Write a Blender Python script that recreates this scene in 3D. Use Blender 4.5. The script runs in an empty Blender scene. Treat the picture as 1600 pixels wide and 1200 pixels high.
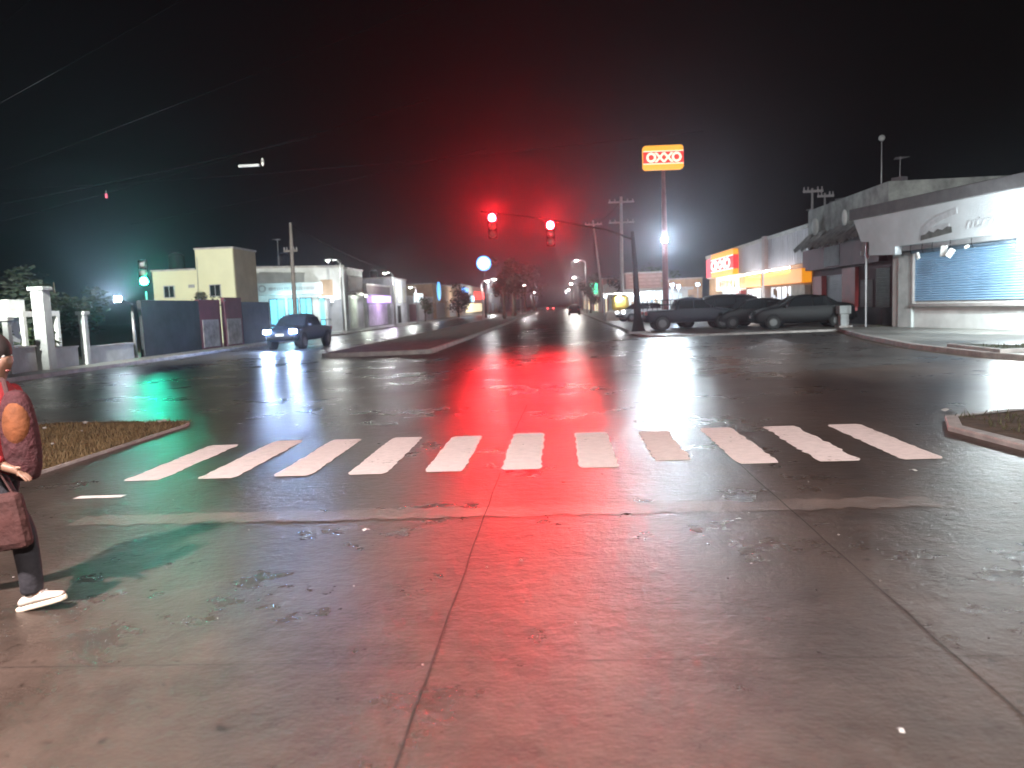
import bpy, math, random
from mathutils import Vector, Matrix
R = math.radians
S = bpy.context.scene
COL = S.collection
rnd = random.Random(7)

# ------------------------------------------------------------------ camera
H, YAW, PITCH, ROLL = 1.75, R(3.7), R(-5.8), R(2.3)
fwd = Vector((-math.sin(YAW)*math.cos(PITCH), math.cos(YAW)*math.cos(PITCH), math.sin(PITCH)))
rt = Vector((math.cos(YAW), math.sin(YAW), 0)); up = rt.cross(fwd)
cr, sr = math.cos(ROLL), math.sin(ROLL)
rt2 = rt*cr - up*sr; up2 = rt*sr + up*cr
cd = bpy.data.cameras.new("camera"); cam = bpy.data.objects.new("camera", cd); COL.objects.link(cam)
M = Matrix((rt2, up2, -fwd)).transposed().to_4x4(); M.translation = (0, 0, H)
cam.matrix_world = M
cd.lens = 27; cd.sensor_width = 36; cd.clip_end = 1500
cd.dof.use_dof = True; cd.dof.focus_distance = 7.5; cd.dof.aperture_fstop = 1.5
S.camera = cam

# ------------------------------------------------------------------ night sky
W = bpy.data.worlds.new("World"); S.world = W; W.use_nodes = True
wt = W.node_tree
bg = wt.nodes["Background"]
sky = wt.nodes.new("ShaderNodeTexSky"); sky.sky_type = 'NISHITA'; sky.sun_disc = False
sky.sun_elevation = R(-4); sky.sun_rotation = R(200)
wt.links.new(sky.outputs[0], bg.inputs[0]); bg.inputs[1].default_value = 0.10

S.view_settings.view_transform = 'Standard'; S.view_settings.look = 'None'
S.view_settings.exposure = 0.0; S.view_settings.gamma = 1
cy = S.cycles
cy.use_denoising = True; cy.max_bounces = 5; cy.diffuse_bounces = 2; cy.glossy_bounces = 3
cy.volume_bounces = 0; cy.sample_clamp_indirect = 2.0; cy.caustics_reflective = False; cy.caustics_refractive = False

# ------------------------------------------------------------------ materials
MATS = {}
def N(nt, t, **k):
    n = nt.nodes.new(t)
    for a, b in k.items(): setattr(n, a, b)
    return n
def mat(name, c, rough=.8, metal=0, var=.25, vs=1.5, bump=.15, bs=12, spec=.5, coat=0):
    if name in MATS: return MATS[name]
    m = bpy.data.materials.new(name); m.use_nodes = True; nt = m.node_tree; b = nt.nodes["Principled BSDF"]
    tc = N(nt, "ShaderNodeTexCoord"); n1 = N(nt, "ShaderNodeTexNoise"); n1.inputs["Scale"].default_value = vs
    n1.inputs["Detail"].default_value = 7; n1.inputs["Roughness"].default_value = .65
    nt.links.new(tc.outputs["Object"], n1.inputs["Vector"])
    r = N(nt, "ShaderNodeValToRGB"); e = r.color_ramp.elements
    e[0].position = .3; e[1].position = .7
    e[0].color = (*[x*(1-var) for x in c], 1); e[1].color = (*[min(1, x*(1+var)) for x in c], 1)
    nt.links.new(n1.outputs["Fac"], r.inputs[0]); nt.links.new(r.outputs[0], b.inputs["Base Color"])
    b.inputs["Roughness"].default_value = rough; b.inputs["Metallic"].default_value = metal
    b.inputs["Specular IOR Level"].default_value = spec
    b.inputs["Coat Weight"].default_value = coat
    if bump:
        n2 = N(nt, "ShaderNodeTexNoise"); n2.inputs["Scale"].default_value = bs; n2.inputs["Detail"].default_value = 4
        nt.links.new(tc.outputs["Object"], n2.inputs["Vector"])
        bp = N(nt, "ShaderNodeBump"); bp.inputs["Strength"].default_value = bump; bp.inputs["Distance"].default_value = .05
        nt.links.new(n2.outputs["Fac"], bp.inputs["Height"]); nt.links.new(bp.outputs[0], b.inputs["Normal"])
    MATS[name] = m; return m
def em(name, c, s):
    if name in MATS: return MATS[name]
    m = bpy.data.materials.new(name); m.use_nodes = True; b = m.node_tree.nodes["Principled BSDF"]
    b.inputs["Base Color"].default_value = (*[min(.8, x*.6) for x in c], 1)
    b.inputs["Emission Color"].default_value = (*c, 1); b.inputs["Emission Strength"].default_value = s
    MATS[name] = m; return m

def road_material(name, base, rlo, rhi, bstr=.5, tone=.4):
    m = bpy.data.materials.new(name); m.use_nodes = True; nt = m.node_tree; b = nt.nodes["Principled BSDF"]
    L = nt.links.new; tc = N(nt, "ShaderNodeTexCoord")
    def noise(sc, det=5, scale=(1,1,1), rough=.6):
        mp = N(nt, "ShaderNodeMapping"); mp.inputs["Scale"].default_value = scale; L(tc.outputs["Object"], mp.inputs[0])
        n = N(nt, "ShaderNodeTexNoise"); n.inputs["Scale"].default_value = sc; n.inputs["Detail"].default_value = det
        n.inputs["Roughness"].default_value = rough; L(mp.outputs[0], n.inputs["Vector"]); return n.outputs["Fac"]
    def math_(op, a, b_, c=None):
        n = N(nt, "ShaderNodeMath", operation=op)
        for i, v in enumerate((a, b_, c)):
            if v is None: continue
            if isinstance(v, (int, float)): n.inputs[i].default_value = v
            else: L(v, n.inputs[i])
        return n.outputs[0]
    big = noise(.35, 6); mid = noise(2.2, 8, rough=.7); fine = noise(38, 6, rough=.75); lines = noise(1, 3, (1.3, 26, 1))
    pits = noise(11, 2)
    k = math_('MULTIPLY_ADD', mid, .55, math_('MULTIPLY_ADD', big, .55, math_('MULTIPLY', fine, .35)))
    r = N(nt, "ShaderNodeValToRGB"); e = r.color_ramp.elements
    e[0].position = .56; e[1].position = .9
    e[0].color = (*[x*(1-tone) for x in base], 1); e[1].color = (*[x*(1+tone) for x in base], 1)
    L(k, r.inputs[0])
    # small dark pits and oil spots worn into the concrete
    rp = N(nt, "ShaderNodeValToRGB"); rp.color_ramp.elements[0].position = .27; rp.color_ramp.elements[1].position = .36
    rp.color_ramp.elements[0].color = (.45, .42, .4, 1); rp.color_ramp.elements[1].color = (1, 1, 1, 1)
    L(pits, rp.inputs[0])
    mx = N(nt, "ShaderNodeMix", data_type='RGBA', blend_type='MULTIPLY'); mx.inputs[0].default_value = 1
    L(r.outputs[0], mx.inputs[6]); L(rp.outputs[0], mx.inputs[7])
    st_ = noise(.9, 5, (1, .45, 1), .6); rs = N(nt, "ShaderNodeValToRGB"); rs.color_ramp.elements[0].position = .40; rs.color_ramp.elements[1].position = .60
    rs.color_ramp.elements[0].color = (.72, .70, .68, 1); rs.color_ramp.elements[1].color = (1.12, 1.08, 1.05, 1); L(st_, rs.inputs[0])
    m2 = N(nt, "ShaderNodeMix", data_type='RGBA', blend_type='MULTIPLY'); m2.inputs[0].default_value = 1
    L(mx.outputs[2], m2.inputs[6]); L(rs.outputs[0], m2.inputs[7]); L(m2.outputs[2], b.inputs["Base Color"])
    rr = N(nt, "ShaderNodeMapRange"); rr.inputs[1].default_value = .35; rr.inputs[2].default_value = .65
    rr.inputs[3].default_value = rlo; rr.inputs[4].default_value = rhi
    L(math_('MULTIPLY_ADD', big, .6, math_('MULTIPLY', mid, .4)), rr.inputs[0]); L(rr.outputs[0], b.inputs["Roughness"])
    hgt = math_('MULTIPLY_ADD', lines, .14, math_('MULTIPLY_ADD', fine, .55, math_('MULTIPLY_ADD', pits, .8, math_('MULTIPLY', noise(4.5,4), .9))))
    bp = N(nt, "ShaderNodeBump"); bp.inputs["Strength"].default_value = bstr; bp.inputs["Distance"].default_value = .016
    L(hgt, bp.inputs["Height"]); L(bp.outputs[0], b.inputs["Normal"])
    b.inputs["Specular IOR Level"].default_value = .42
    MATS[name] = m; return m

# ------------------------------------------------------------------ mesh helpers
class MB:
    def __init__(s): s.v, s.f = [], []
    def add(s, vs, fs):
        o = len(s.v); s.v += [tuple(p) for p in vs]; s.f += [tuple(i+o for i in f) for f in fs]; return s
    def box(s, x0, x1, y0, y1, z0, z1):
        v = [(x, y, z) for z in (z0, z1) for x, y in ((x0,y0),(x1,y0),(x1,y1),(x0,y1))]
        return s.add(v, [(3,2,1,0),(4,5,6,7),(0,1,5,4),(1,2,6,5),(2,3,7,6),(3,0,4,7)])
    def obox(s, c, half, rz=0, rx=0, ry=0):
        m = Matrix.Translation(c) @ Matrix.Rotation(rz, 4, 'Z') @ Matrix.Rotation(ry, 4, 'Y') @ Matrix.Rotation(rx, 4, 'X')
        v = [m @ Vector((x*half[0], y*half[1], z*half[2])) for z in (-1,1) for x, y in ((-1,-1),(1,-1),(1,1),(-1,1))]
        return s.add(v, [(3,2,1,0),(4,5,6,7),(0,1,5,4),(1,2,6,5),(2,3,7,6),(3,0,4,7)])
    def tube(s, pts, rads, n=10, cap=True):
        pts = [Vector(p) for p in pts]
        if isinstance(rads, (int, float)): rads = [rads]*len(pts)
        vs, fs = [], []
        for i, p in enumerate(pts):
            d = (pts[min(i+1, len(pts)-1)] - pts[max(i-1, 0)]).normalized()
            a = Vector((0,0,1)) if abs(d.z) < .9 else Vector((1,0,0))
            u = d.cross(a).normalized(); w = d.cross(u)
            for k in range(n):
                t = 2*math.pi*k/n; vs.append(p + (u*math.cos(t) + w*math.sin(t))*rads[i])
        for i in range(len(pts)-1):
            for k in range(n):
                a, b = i*n+k, i*n+(k+1) % n; fs.append((a, b, b+n, a+n))
        if cap: fs.append(tuple(range(n))[::-1]); fs.append(tuple((len(pts)-1)*n+k for k in range(n)))
        return s.add(vs, fs)
    def prism(s, poly, z0, z1):
        n = len(poly); v = [(x, y, z0) for x, y in poly] + [(x, y, z1) for x, y in poly]
        return s.add(v, [tuple(range(n))[::-1], tuple(range(n, 2*n))] + [(i, (i+1) % n, (i+1) % n+n, i+n) for i in range(n)])
    def xzprism(s, poly, y0, y1):
        n = len(poly); v = [(x, y0, z) for x, z in poly] + [(x, y1, z) for x, z in poly]
        return s.add(v, [tuple(range(n)), tuple(range(n, 2*n))[::-1]] + [(i, i+n, (i+1) % n+n, (i+1) % n) for i in range(n)])
    def ring(s, cx, cz, r0, r1, y0, y1, sx=1, n=28):
        for i in range(n):
            a, b = 2*math.pi*i/n, 2*math.pi*(i+1)/n
            q = [(cx+r*math.cos(t)*sx, cz+r*math.sin(t)) for r, t in ((r0,a),(r1,a),(r1,b),(r0,b))]
            s.xzprism(q, y0, y1)
        return s
    def ball(s, c, r, n=12, m=8, sc=(1,1,1)):
        vs = [(c[0]+r*sc[0]*math.sin(math.pi*j/m)*math.cos(2*math.pi*i/n), c[1]+r*sc[1]*math.sin(math.pi*j/m)*math.sin(2*math.pi*i/n), c[2]+r*sc[2]*math.cos(math.pi*j/m)) for j in range(m+1) for i in range(n)]
        return s.add(vs, [(j*n+i, (j+1)*n+i, (j+1)*n+(i+1) % n, j*n+(i+1) % n) for j in range(m) for i in range(n)])
    def build(s, name, m, parent=None, loc=None, smooth=False, bevel=0, sub=0, rz=0):
        me = bpy.data.meshes.new(name); me.from_pydata(s.v, [], s.f); me.validate(); me.update()
        me.materials.append(m)
        if smooth: me.polygons.foreach_set('use_smooth', [True]*len(me.polygons))
        o = bpy.data.objects.new(name, me); COL.objects.link(o)
        if parent: o.parent = parent
        if loc: o.location = loc
        o.rotation_euler.z = rz
        if bevel:
            b = o.modifiers.new('bevel', 'BEVEL'); b.width = bevel; b.segments = 2; b.limit_method = 'ANGLE'
        if sub:
            b = o.modifiers.new('sub', 'SUBSURF'); b.levels = sub; b.render_levels = sub
        return o
def tag(o, label, cat, group=None, kind=None):
    if label: o['label'] = label
    if cat: o['category'] = cat
    if group: o['group'] = group
    if kind: o['kind'] = kind
    return o
def thing(name, loc, label, cat, group=None, rz=0):
    o = bpy.data.objects.new(name, None); COL.objects.link(o); o.location = loc; o.rotation_euler.z = rz
    o.empty_display_size = .3
    return tag(o, label, cat, group)
def structure(o): o['kind'] = 'structure'; return o
def copy_tree(o, loc, label=None, rz=None, parent=None):
    c = o.copy(); COL.objects.link(c)
    if parent is not None: c.parent = parent
    else:
        c.location = loc
        if label: c['label'] = label
        if rz is not None: c.rotation_euler.z = rz
    for ch in list(o.children): copy_tree(ch, None, parent=c)
    return c
def lamp(name, kind, loc, power, color, parent=None, r=.1, rot=None, **k):
    d = bpy.data.lights.new(name, kind); d.energy = power; d.color = color
    if kind in ('POINT', 'SPOT'): d.shadow_soft_size = r
    for a, b in k.items(): setattr(d, a, b)
    o = bpy.data.objects.new(name, d); COL.objects.link(o); o.location = loc
    if rot is not None: o.rotation_euler = rot
    if parent: o.parent = parent
    return o
def aim(loc, target): return (Vector(target)-Vector(loc)).to_track_quat('-Z', 'Y').to_euler()
def text(name, body, size, m, parent, loc, rot=(math.pi/2,0,0), ext=.01, off=0, sx=1, shear=0):
    c = bpy.data.curves.new(name, 'FONT'); c.body = body; c.size = size; c.extrude = ext; c.offset = off
    c.align_x = 'CENTER'; c.align_y = 'CENTER'; c.shear = shear; c.materials.append(m)
    tmp = bpy.data.objects.new("tmp", c); COL.objects.link(tmp); bpy.context.view_layer.update()
    me = bpy.data.meshes.new_from_object(tmp.evaluated_get(bpy.context.evaluated_depsgraph_get())); bpy.data.objects.remove(tmp); bpy.data.curves.remove(c)
    o = bpy.data.objects.new(name, me); COL.objects.link(o); o.parent = parent; o.location = loc; o.rotation_euler = rot; o.scale.x = sx
    return o
def marks(name, parent, x, y0, y1, z0, z1, m, seed, sgn=1, axis='x'):
    """illegible letter strokes on a far sign, one mesh"""
    q = random.Random(seed); b = MB(); y = y0; h = z1-z0
    while y < y1-.1:
        w = h*q.uniform(.35,.6)
        for k in range(q.choice((2,3))):
            yy = y+w*k/2; a = h*.07
            b.box(min(x,x+.01*sgn), max(x,x+.01*sgn), yy-a, yy+a, z0, z1)
        zz = q.choice((z0, (z0+z1)/2, z1-h*.14)); b.box(min(x,x+.012*sgn), max(x,x+.012*sgn), y, y+w, zz, zz+h*.14)
        y += w+h*.25
    return b.build(name, m, parent)

road_m = road_material("wet_concrete", (.072, .054, .045), .235, .375, .6, .42)
asph_m = road_material("wet_asphalt", (.075, .072, .07), .21, .40, .45)
lot_m = road_material("damp_paving", (.22, .22, .21), .3, .6, .5)
dirt_m = mat("dirt", (.10, .075, .05), .85, var=.5, vs=3, bump=.8, bs=9)
grass_m = mat("dry_grass", (.13, .085, .03), .9, var=.45, vs=4, bump=.6)
kerb_m = mat("kerb_concrete", (.36, .33, .31), .6, var=.35, vs=2.5, bump=.3)
paint_m = mat("worn_white_paint", (.86, .79, .76), .8, var=.10, vs=9, bump=.2, bs=40, spec=.15)
def chips(m, dark, scale, lo, hi):
    """paint scuffed away to the road in small chips and tyre-worn patches"""
    nt = m.node_tree; b = nt.nodes["Principled BSDF"]; src = b.inputs["Base Color"].links[0].from_socket
    tc = N(nt, "ShaderNodeTexCoord"); n = N(nt, "ShaderNodeTexNoise"); n.inputs["Scale"].default_value = scale; n.inputs["Detail"].default_value = 9; n.inputs["Roughness"].default_value = .75
    n3 = N(nt, "ShaderNodeTexNoise"); n3.inputs["Scale"].default_value = 1.3; n3.inputs["Detail"].default_value = 3
    nt.links.new(tc.outputs["Object"], n.inputs["Vector"]); nt.links.new(tc.outputs["Object"], n3.inputs["Vector"])
    ad = N(nt, "ShaderNodeMath", operation='MULTIPLY_ADD'); nt.links.new(n3.outputs["Fac"], ad.inputs[0]); ad.inputs[1].default_value = .5; nt.links.new(n.outputs["Fac"], ad.inputs[2])
    mr = N(nt, "ShaderNodeMapRange"); mr.inputs[1].default_value = lo; mr.inputs[2].default_value = hi; nt.links.new(ad.outputs[0], mr.inputs[0])
    mx = N(nt, "ShaderNodeMix", data_type='RGBA'); nt.links.new(mr.outputs[0], mx.inputs[0]); nt.links.new(src, mx.inputs[6]); mx.inputs[7].default_value = (*dark, 1)
    nt.links.new(mx.outputs[2], b.inputs["Base Color"])
chips(paint_m, (.14,.11,.10), 16, .87, 1.0)
faint_m = road_material("rubbed_off_paint", (.15, .12, .105), .26, .42, .6, .45)
joint_m = mat("tar_joint", (.03, .025, .022), .5, bump=.3)
white_w = mat("white_stucco", (.60, .61, .59), .85, var=.2, vs=.9, bump=.25, bs=20)
yellow_w = mat("cream_stucco", (.62, .60, .40), .85, var=.06, vs=.8)
grey_w = mat("grey_plaster", (.32, .32, .33), .85, var=.3, vs=.9, bump=.4)
dark_w = mat("dark_plaster", (.07, .07, .08), .9, var=.4, vs=.7, bump=.4)
maroon_w = mat("maroon_paint", (.14, .035, .05), .7, var=.25, vs=1.2)
red_w = mat("red_paint", (.35, .03, .03), .6, var=.25, vs=1.2)
tan_w = mat("tan_plaster", (.42, .30, .20), .85, var=.2, vs=1)
pink_w = mat("pink_brick", (.33, .2, .18), .85, var=.2, vs=1)
metal_m = mat("galvanised_steel", (.35, .35, .36), .45, .7, var=.15, bump=.05)
darkm = mat("dark_steel", (.045, .045, .05), .5, .3, var=.2, bump=.05)
wood_m = mat("grey_timber", (.23, .20, .18), .85, var=.3, vs=3)
conc_p = mat("pole_concrete", (.38, .36, .36), .8, var=.15)
shut_m = mat("steel_shutter", (.42, .42, .44), .5, .2, var=.15, bump=.05)
blue_m = mat("blue_shutter", (.27, .44, .62), .45, .1, var=.06, bump=.03)
black_p = mat("black_plastic", (.008, .008, .009), .8, bump=.05, spec=.2)
glass_m = mat("dark_glass", (.015, .018, .02), .06, var=.1, bump=0, spec=.8)
trunk_m = mat("bark", (.10, .075, .055), .9, var=.4, vs=6, bump=.7)
leaf_m = mat("leaves", (.06, .09, .04), .7, var=.5, vs=2, bump=0)
leafd_m = mat("dark_leaves", (.022, .032, .02), .7, var=.5, vs=2, bump=0)
tile_m = mat("roof_sheet", (.13, .12, .13), .7, var=.3)

# ------------------------------------------------------------------ setting
structure(MB().box(-300, 300, -60, 700, -.5, -.02).build("ground", dirt_m))
def sheet(poly, z): return MB().add([(x, y, z) for x, y in poly], [tuple(range(len(poly)))])
structure(sheet([(-17.2,-40),(5.3,-40),(5.3,7),(5.6,9),(6.6,10.4),(8.3,10.9),(60,10.9),(60,17.6),(12,17.6),(10.6,18.4),(10.3,20),(10.3,24),(11.2,30),(12.6,36.3),(4.6,36.3),(3.9,37),(3.7,39),(3.7,400),(-17.2,400)], 0).build("road", road_m))
structure(sheet([(-17.0,13.6),(-6.0,13.6),(-5.2,16),(4.6,17.5),(10.1,19.5),(10.1,24),(10.9,30),(12.2,35.9),(4.2,35.9),(-4.9,35.9),(-5.1,30.5),(-9.4,29),(-10.2,34),(-10.2,120),(-17.0,120)], .0015).build("road_surface", asph_m))
# slab joints sawn into the concrete
j = MB()
def wob(x0, y0, x1, y1, w, n=40, z=.0025):
    vs, fs = [], []
    for i in range(n+1):
        t = i/n; ox = rnd.uniform(-1,1)*w*.5; k = w*rnd.uniform(.7, 1.3)
        x, y = x0+(x1-x0)*t, y0+(y1-y0)*t
        d = Vector((x1-x0, y1-y0)).normalized(); p = Vector((-d.y, d.x))
        vs += [(x+p.x*(ox+k/2), y+p.y*(ox+k/2), z), (x+p.x*(ox-k/2), y+p.y*(ox-k/2), z)]
        if i < n: fs.append((2*i, 2*i+1, 2*i+3, 2*i+2))
    j.add(vs, fs)
wob(-.70, -2, -.68, 7.95, .011); wob(-.68, 10.5, -.62, 13.4, .016, 14)
wob(1.83, -2, 1.86, 35, .012, 120)
wob(4.36, -2, 4.36, 6.8, .010)
wob(-5.6, 12.7, 5.2, 12.7, .014, 40)
for y in (3.62, 0.1): wob(-5.6, y, 5.0, y+.02, .005, 50)
structure(j.build("road_joints", joint_m))
# the zebra crossing, with ragged worn edges
cw = MB()
for i in range(11):
    x0 = -4.87 + i*.838; w = .43 if i != 7 else .40
    ya, yb = 8.06 + rnd.uniform(-.04,.04), 10.4 + rnd.uniform(-.08,.05)
    if i == 7: ya, yb = 8.35, 10.3
    if i == 0: yb = 10.2
    n = 26; vs, fs = [], []
    for k in range(n+1):
        t = k/n; e = .028 if i in (7, 9) else .014
        a = x0 + .1*t*0 + rnd.uniform(-e, e); b = x0 + w + rnd.uniform(-e, e)
        y = ya + (yb-ya)*t
        if k in (0, n): a += .03; b -= .03
        vs += [(a, y, .003), (b, y, .003)]
        if k < n: fs.append((2*k, 2*k+1, 2*k+3, 2*k+2))
    cw.add(vs, fs)
structure(cw.build("crosswalk", paint_m))
st = MB(); n = 90; vs, fs = [], []
for k in range(n+1):
    x = -4.35 + 7.4*k/n; vs += [(x, 6.27+rnd.uniform(-.05,.05), .0022), (x, 6.58+rnd.uniform(-.05,.05), .0022)]
    if k < n: fs.append((2*k, 2*k+2, 2*k+3, 2*k+1))
st.add(vs, fs); structure(st.build("stop_line", faint_m))
structure(sheet([(-4.93,7.26),(-4.44,7.28),(-4.43,7.38),(-4.92,7.38)], .003).build("lane_dash", paint_m))
def kerbed(name, poly, h, top_m, w=.16):
    """raised area: concrete kerb ring with a fill inside"""
    n = len(poly); P = [Vector(p) for p in poly]
    area = sum(P[i].x*P[(i+1)%n].y-P[(i+1)%n].x*P[i].y for i in range(n)); sg = 1 if area > 0 else -1
    inn = []
    for i in range(n):
        d0 = (P[i]-P[i-1]).normalized(); d1 = (P[(i+1)%n]-P[i]).normalized()
        nn = (Vector((-d0.y, d0.x)) + Vector((-d1.y, d1.x))).normalized()*sg
        inn.append(P[i]+nn*w)
    v = [(p.x, p.y, -.05) for p in P] + [(p.x, p.y, h-.02) for p in P] + [(p.x*.94+q.x*.06, p.y*.94+q.y*.06, h) for p, q in zip(P, inn)] + [(q.x, q.y, h) for q in inn]
    f = []
    for i in range(n):
        k = (i+1) % n
        for a in range(3): f.append((a*n+i, a*n+k, (a+1)*n+k, (a+1)*n+i))
    structure(MB().add(v, f).build(name+"_kerb", kerb_m))
    return structure(MB().add([(q.x, q.y, h-.008) for q in inn], [tuple(range(n))]).build(name, top_m))
def arc(cx, cy, r, a0, a1, n=6): return [(cx+r*math.cos(R(a0+(a1-a0)*i/n)), cy+r*math.sin(R(a0+(a1-a0)*i/n))) for i in range(n+1)]
kerbed("median", [(-9.3,-30),(-6.15,-30),(-6.15,11.6)] + arc(-6.65,12.1,.5,0,90,4) + arc(-8.7,12.4,.5,90,180,4), .035, grass_m, .04)
kerbed("far_median", [(-9.4,300),(-9.6,31)] + arc(-8.9,30.5,.7,180,270,4) + arc(-5.8,30.7,.7,-90,0,4) + [(-4.95,52),(-5.3,300)], .17, mat("median_soil", (.13,.11,.10), .85, var=.4, vs=2, bump=.6))
kerbed("corner_pavement", [(60,-30),(60,10.9),(6.2,10.9),(5.1,10.5),(4.75,9.7),(4.9,8.2),(5.15,6.5),(5.3,4),(5.3,-30)], .065, dirt_m)
kerbed("apron", [(60,17.9),(60,60),(16.4,60),(14.8,37),(12.9,36.6),(11.5,30),(10.6,24),(10.6,20),(10.9,18.6),(12,17.9)], .13, lot_m)
kerbed("left_pavement", [(-17.2,-30),(-17.2,220),(-21.5,220),(-21.5,-30)], .14, lot_m)
kerbed("parking_lot", [(4.0,300),(4.0,39.2),(4.3,37.4),(5.0,36.7),(12.7,36.7),(14.6,37.1),(16.2,60),(16.2,300)], .07, lot_m)
kerbed("verge", [(10.75,19.5),(40,19.4),(40,20.5),(11.8,20.9),(11.0,22.4),(10.8,22.2)], .22, mat("verge_weeds", (.04,.05,.03), .95, var=.5, vs=6, bump=.9))

# dry grass standing on the near median and on the verge
def blades(name, regions, n, hmin, hmax, m, label):
    b = MB(); 
    for i in range(n):
        x0, x1, y0, y1, z = rnd.choice(regions)
        x, y = rnd.uniform(x0, x1), rnd.uniform(y0, y1); h = rnd.uniform(hmin, hmax); a = rnd.uniform(0, 6.28); w = .012
        dx, dy = math.cos(a)*w, math.sin(a)*w; lx, ly = rnd.uniform(-.6,.6)*h, rnd.uniform(-.6,.6)*h
        b.add([(x-dx, y-dy, z), (x+dx, y+dy, z), (x+lx, y+ly, z+h)], [(0,1,2)])
    o = b.build(name, m); tag(o, label, "grass", kind='stuff')
blades("grass", [(-9.1,-6.2,5,12.5,.02)], 9000, .03, .10, mat("dry_blades", (.13,.088,.04), .8, var=.5, vs=8, bump=0), "short dry brown grass on the near median")
blades("weeds", [(5.2,8,5,10.5,.05),(10.9,24,19.6,20.8,.2),(14.6,24,36.5,37.4,.1)], 3500, .03, .14, mat("weed_blades", (.08,.08,.04), .8, var=.5, vs=8, bump=0), "scattered weeds along the corner kerb and the verge")
pb = MB()
for x0, x1, y0, y1, n, s in ((-9,-6.3,6,12.4,26,.045), (5.5,7.5,5,9.8,40,.03), (-4,4,2.2,15,50,.010)):
    for i in range(n):
        r_ = s*rnd.uniform(.4, 1); pb.ball((rnd.uniform(x0,x1), rnd.uniform(y0,y1), (.09 if abs(x0)>4.5 else .005)+r_*.4), r_, 6, 4, (1, rnd.uniform(.6,1), .6))
tag(pb.build("gravel", kerb_m), "loose pebbles and grit on the median and road", "gravel", kind='stuff')
def litter(loc, s, label, rz):
    b = MB().add([(-1,-.6,0),(0,-.5,.35),(1,-.6,.1),(-1,.6,.15),(0,.5,.45),(1,.6,0)], [(0,1,4,3),(1,2,5,4)])
    b.v = [tuple(c*s for c in p) for p in b.v]
    o = b.build("litter", mat("litter_paper", (.6,.6,.58), .6, bump=0), loc=loc, rz=rz)
    md = o.modifiers.new('th', 'SOLIDIFY'); md.thickness = .002
    tag(o, label, "litter")
litter((-1.6,5.92,.012), .028, "small white paper scrap left of the reddish joint near the faded stop line", .6)
litter((3.37,7.53,.012), .035, "small white scrap lying in front of the rightmost crossing stripe", 1.9)
litter((5.5,11.25,.012), .075, "crumpled white wrapper at the tip of the near right corner kerb", .2)
litter((1.30,2.98,.012), .018, "tiny pale scrap on the concrete in the lower right of the road", 1.4)

# ------------------------------------------------------------------ unseen street lamps, some added to light the road and cream house
def street_lamp(loc, h, rz, label, power, color, arm=1.6, emis=60, group="street lamps", size=.16, spread=None, target=None):
    t = thing("street_lamp", loc, label, "street lamp", group, rz)
    MB().tube([(0,0,0),(0,0,h*.5),(0,0,h)], [.09,.075,.05], 10).build("pole", metal_m, t, smooth=True)
    MB().tube([(0,0,0),(0,0,.25)], [.17,.15], 12).build("base", conc_p, t)
    MB().tube([(0,0,h-.05),(arm*.35,0,h+.25),(arm,0,h+.35)], [.045,.04,.035], 8).build("arm", metal_m, t, smooth=True)
    hd = MB().ball((arm+.25,0,h+.33), .34, 12, 8, (1,.45,.3)).build("lamp_head", metal_m, t, smooth=True)
    MB().ball((arm+.27,0,h+.25), .25, 12, 8, (.95,.5,.32)).build("lens", em("lens_%s_%g" % (label[:14], emis), color, emis), hd, smooth=True)
    if spread: lamp("lamp_light", 'SPOT', (arm+.27,0,h+.13), power, color, t, size, spot_size=R(spread), spot_blend=.6, rot=(aim((arm+.27,0,h+.13), Matrix.Rotation(-rz,3,'Z') @ (Vector(target)-Vector(loc))) if target else None))
    else: lamp("lamp_light", 'POINT', (arm+.27,0,h+.12), power, color, t, size)
    return t
street_lamp((-7.0,-.6,.09), 5.6, R(20), "grey street lamp on the median just behind the viewer", 9000, (1,.84,.81), arm=2.4, spread=112, target=(-.3,9.2,0))  # unseen lamp added in place of headlights behind the viewer
street_lamp((6.6,-7.5,.09), 7.0, R(160), "grey street lamp on the right corner behind the viewer", 11500, (1,.87,.80), arm=1.6, spread=95, target=(1.6,9.4,0))  # unseen lamp added to even out the light on the road

street_lamp((-19.0,13.0,.12), 8.5, R(10), "tall street lamp beyond the left edge lighting the cream house", 85000, (.98,1,.92), arm=1.8, spread=60, target=(-21,52,5.5))  # unseen lamp added to brighten the cream house front
street_lamp((13.5,9.0,.09), 8.0, R(150), "tall street lamp beyond the right edge lighting the white corner building", 16000, (.88,.97,1), arm=1.8, spread=125, target=(16.5,30,2.5))

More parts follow.
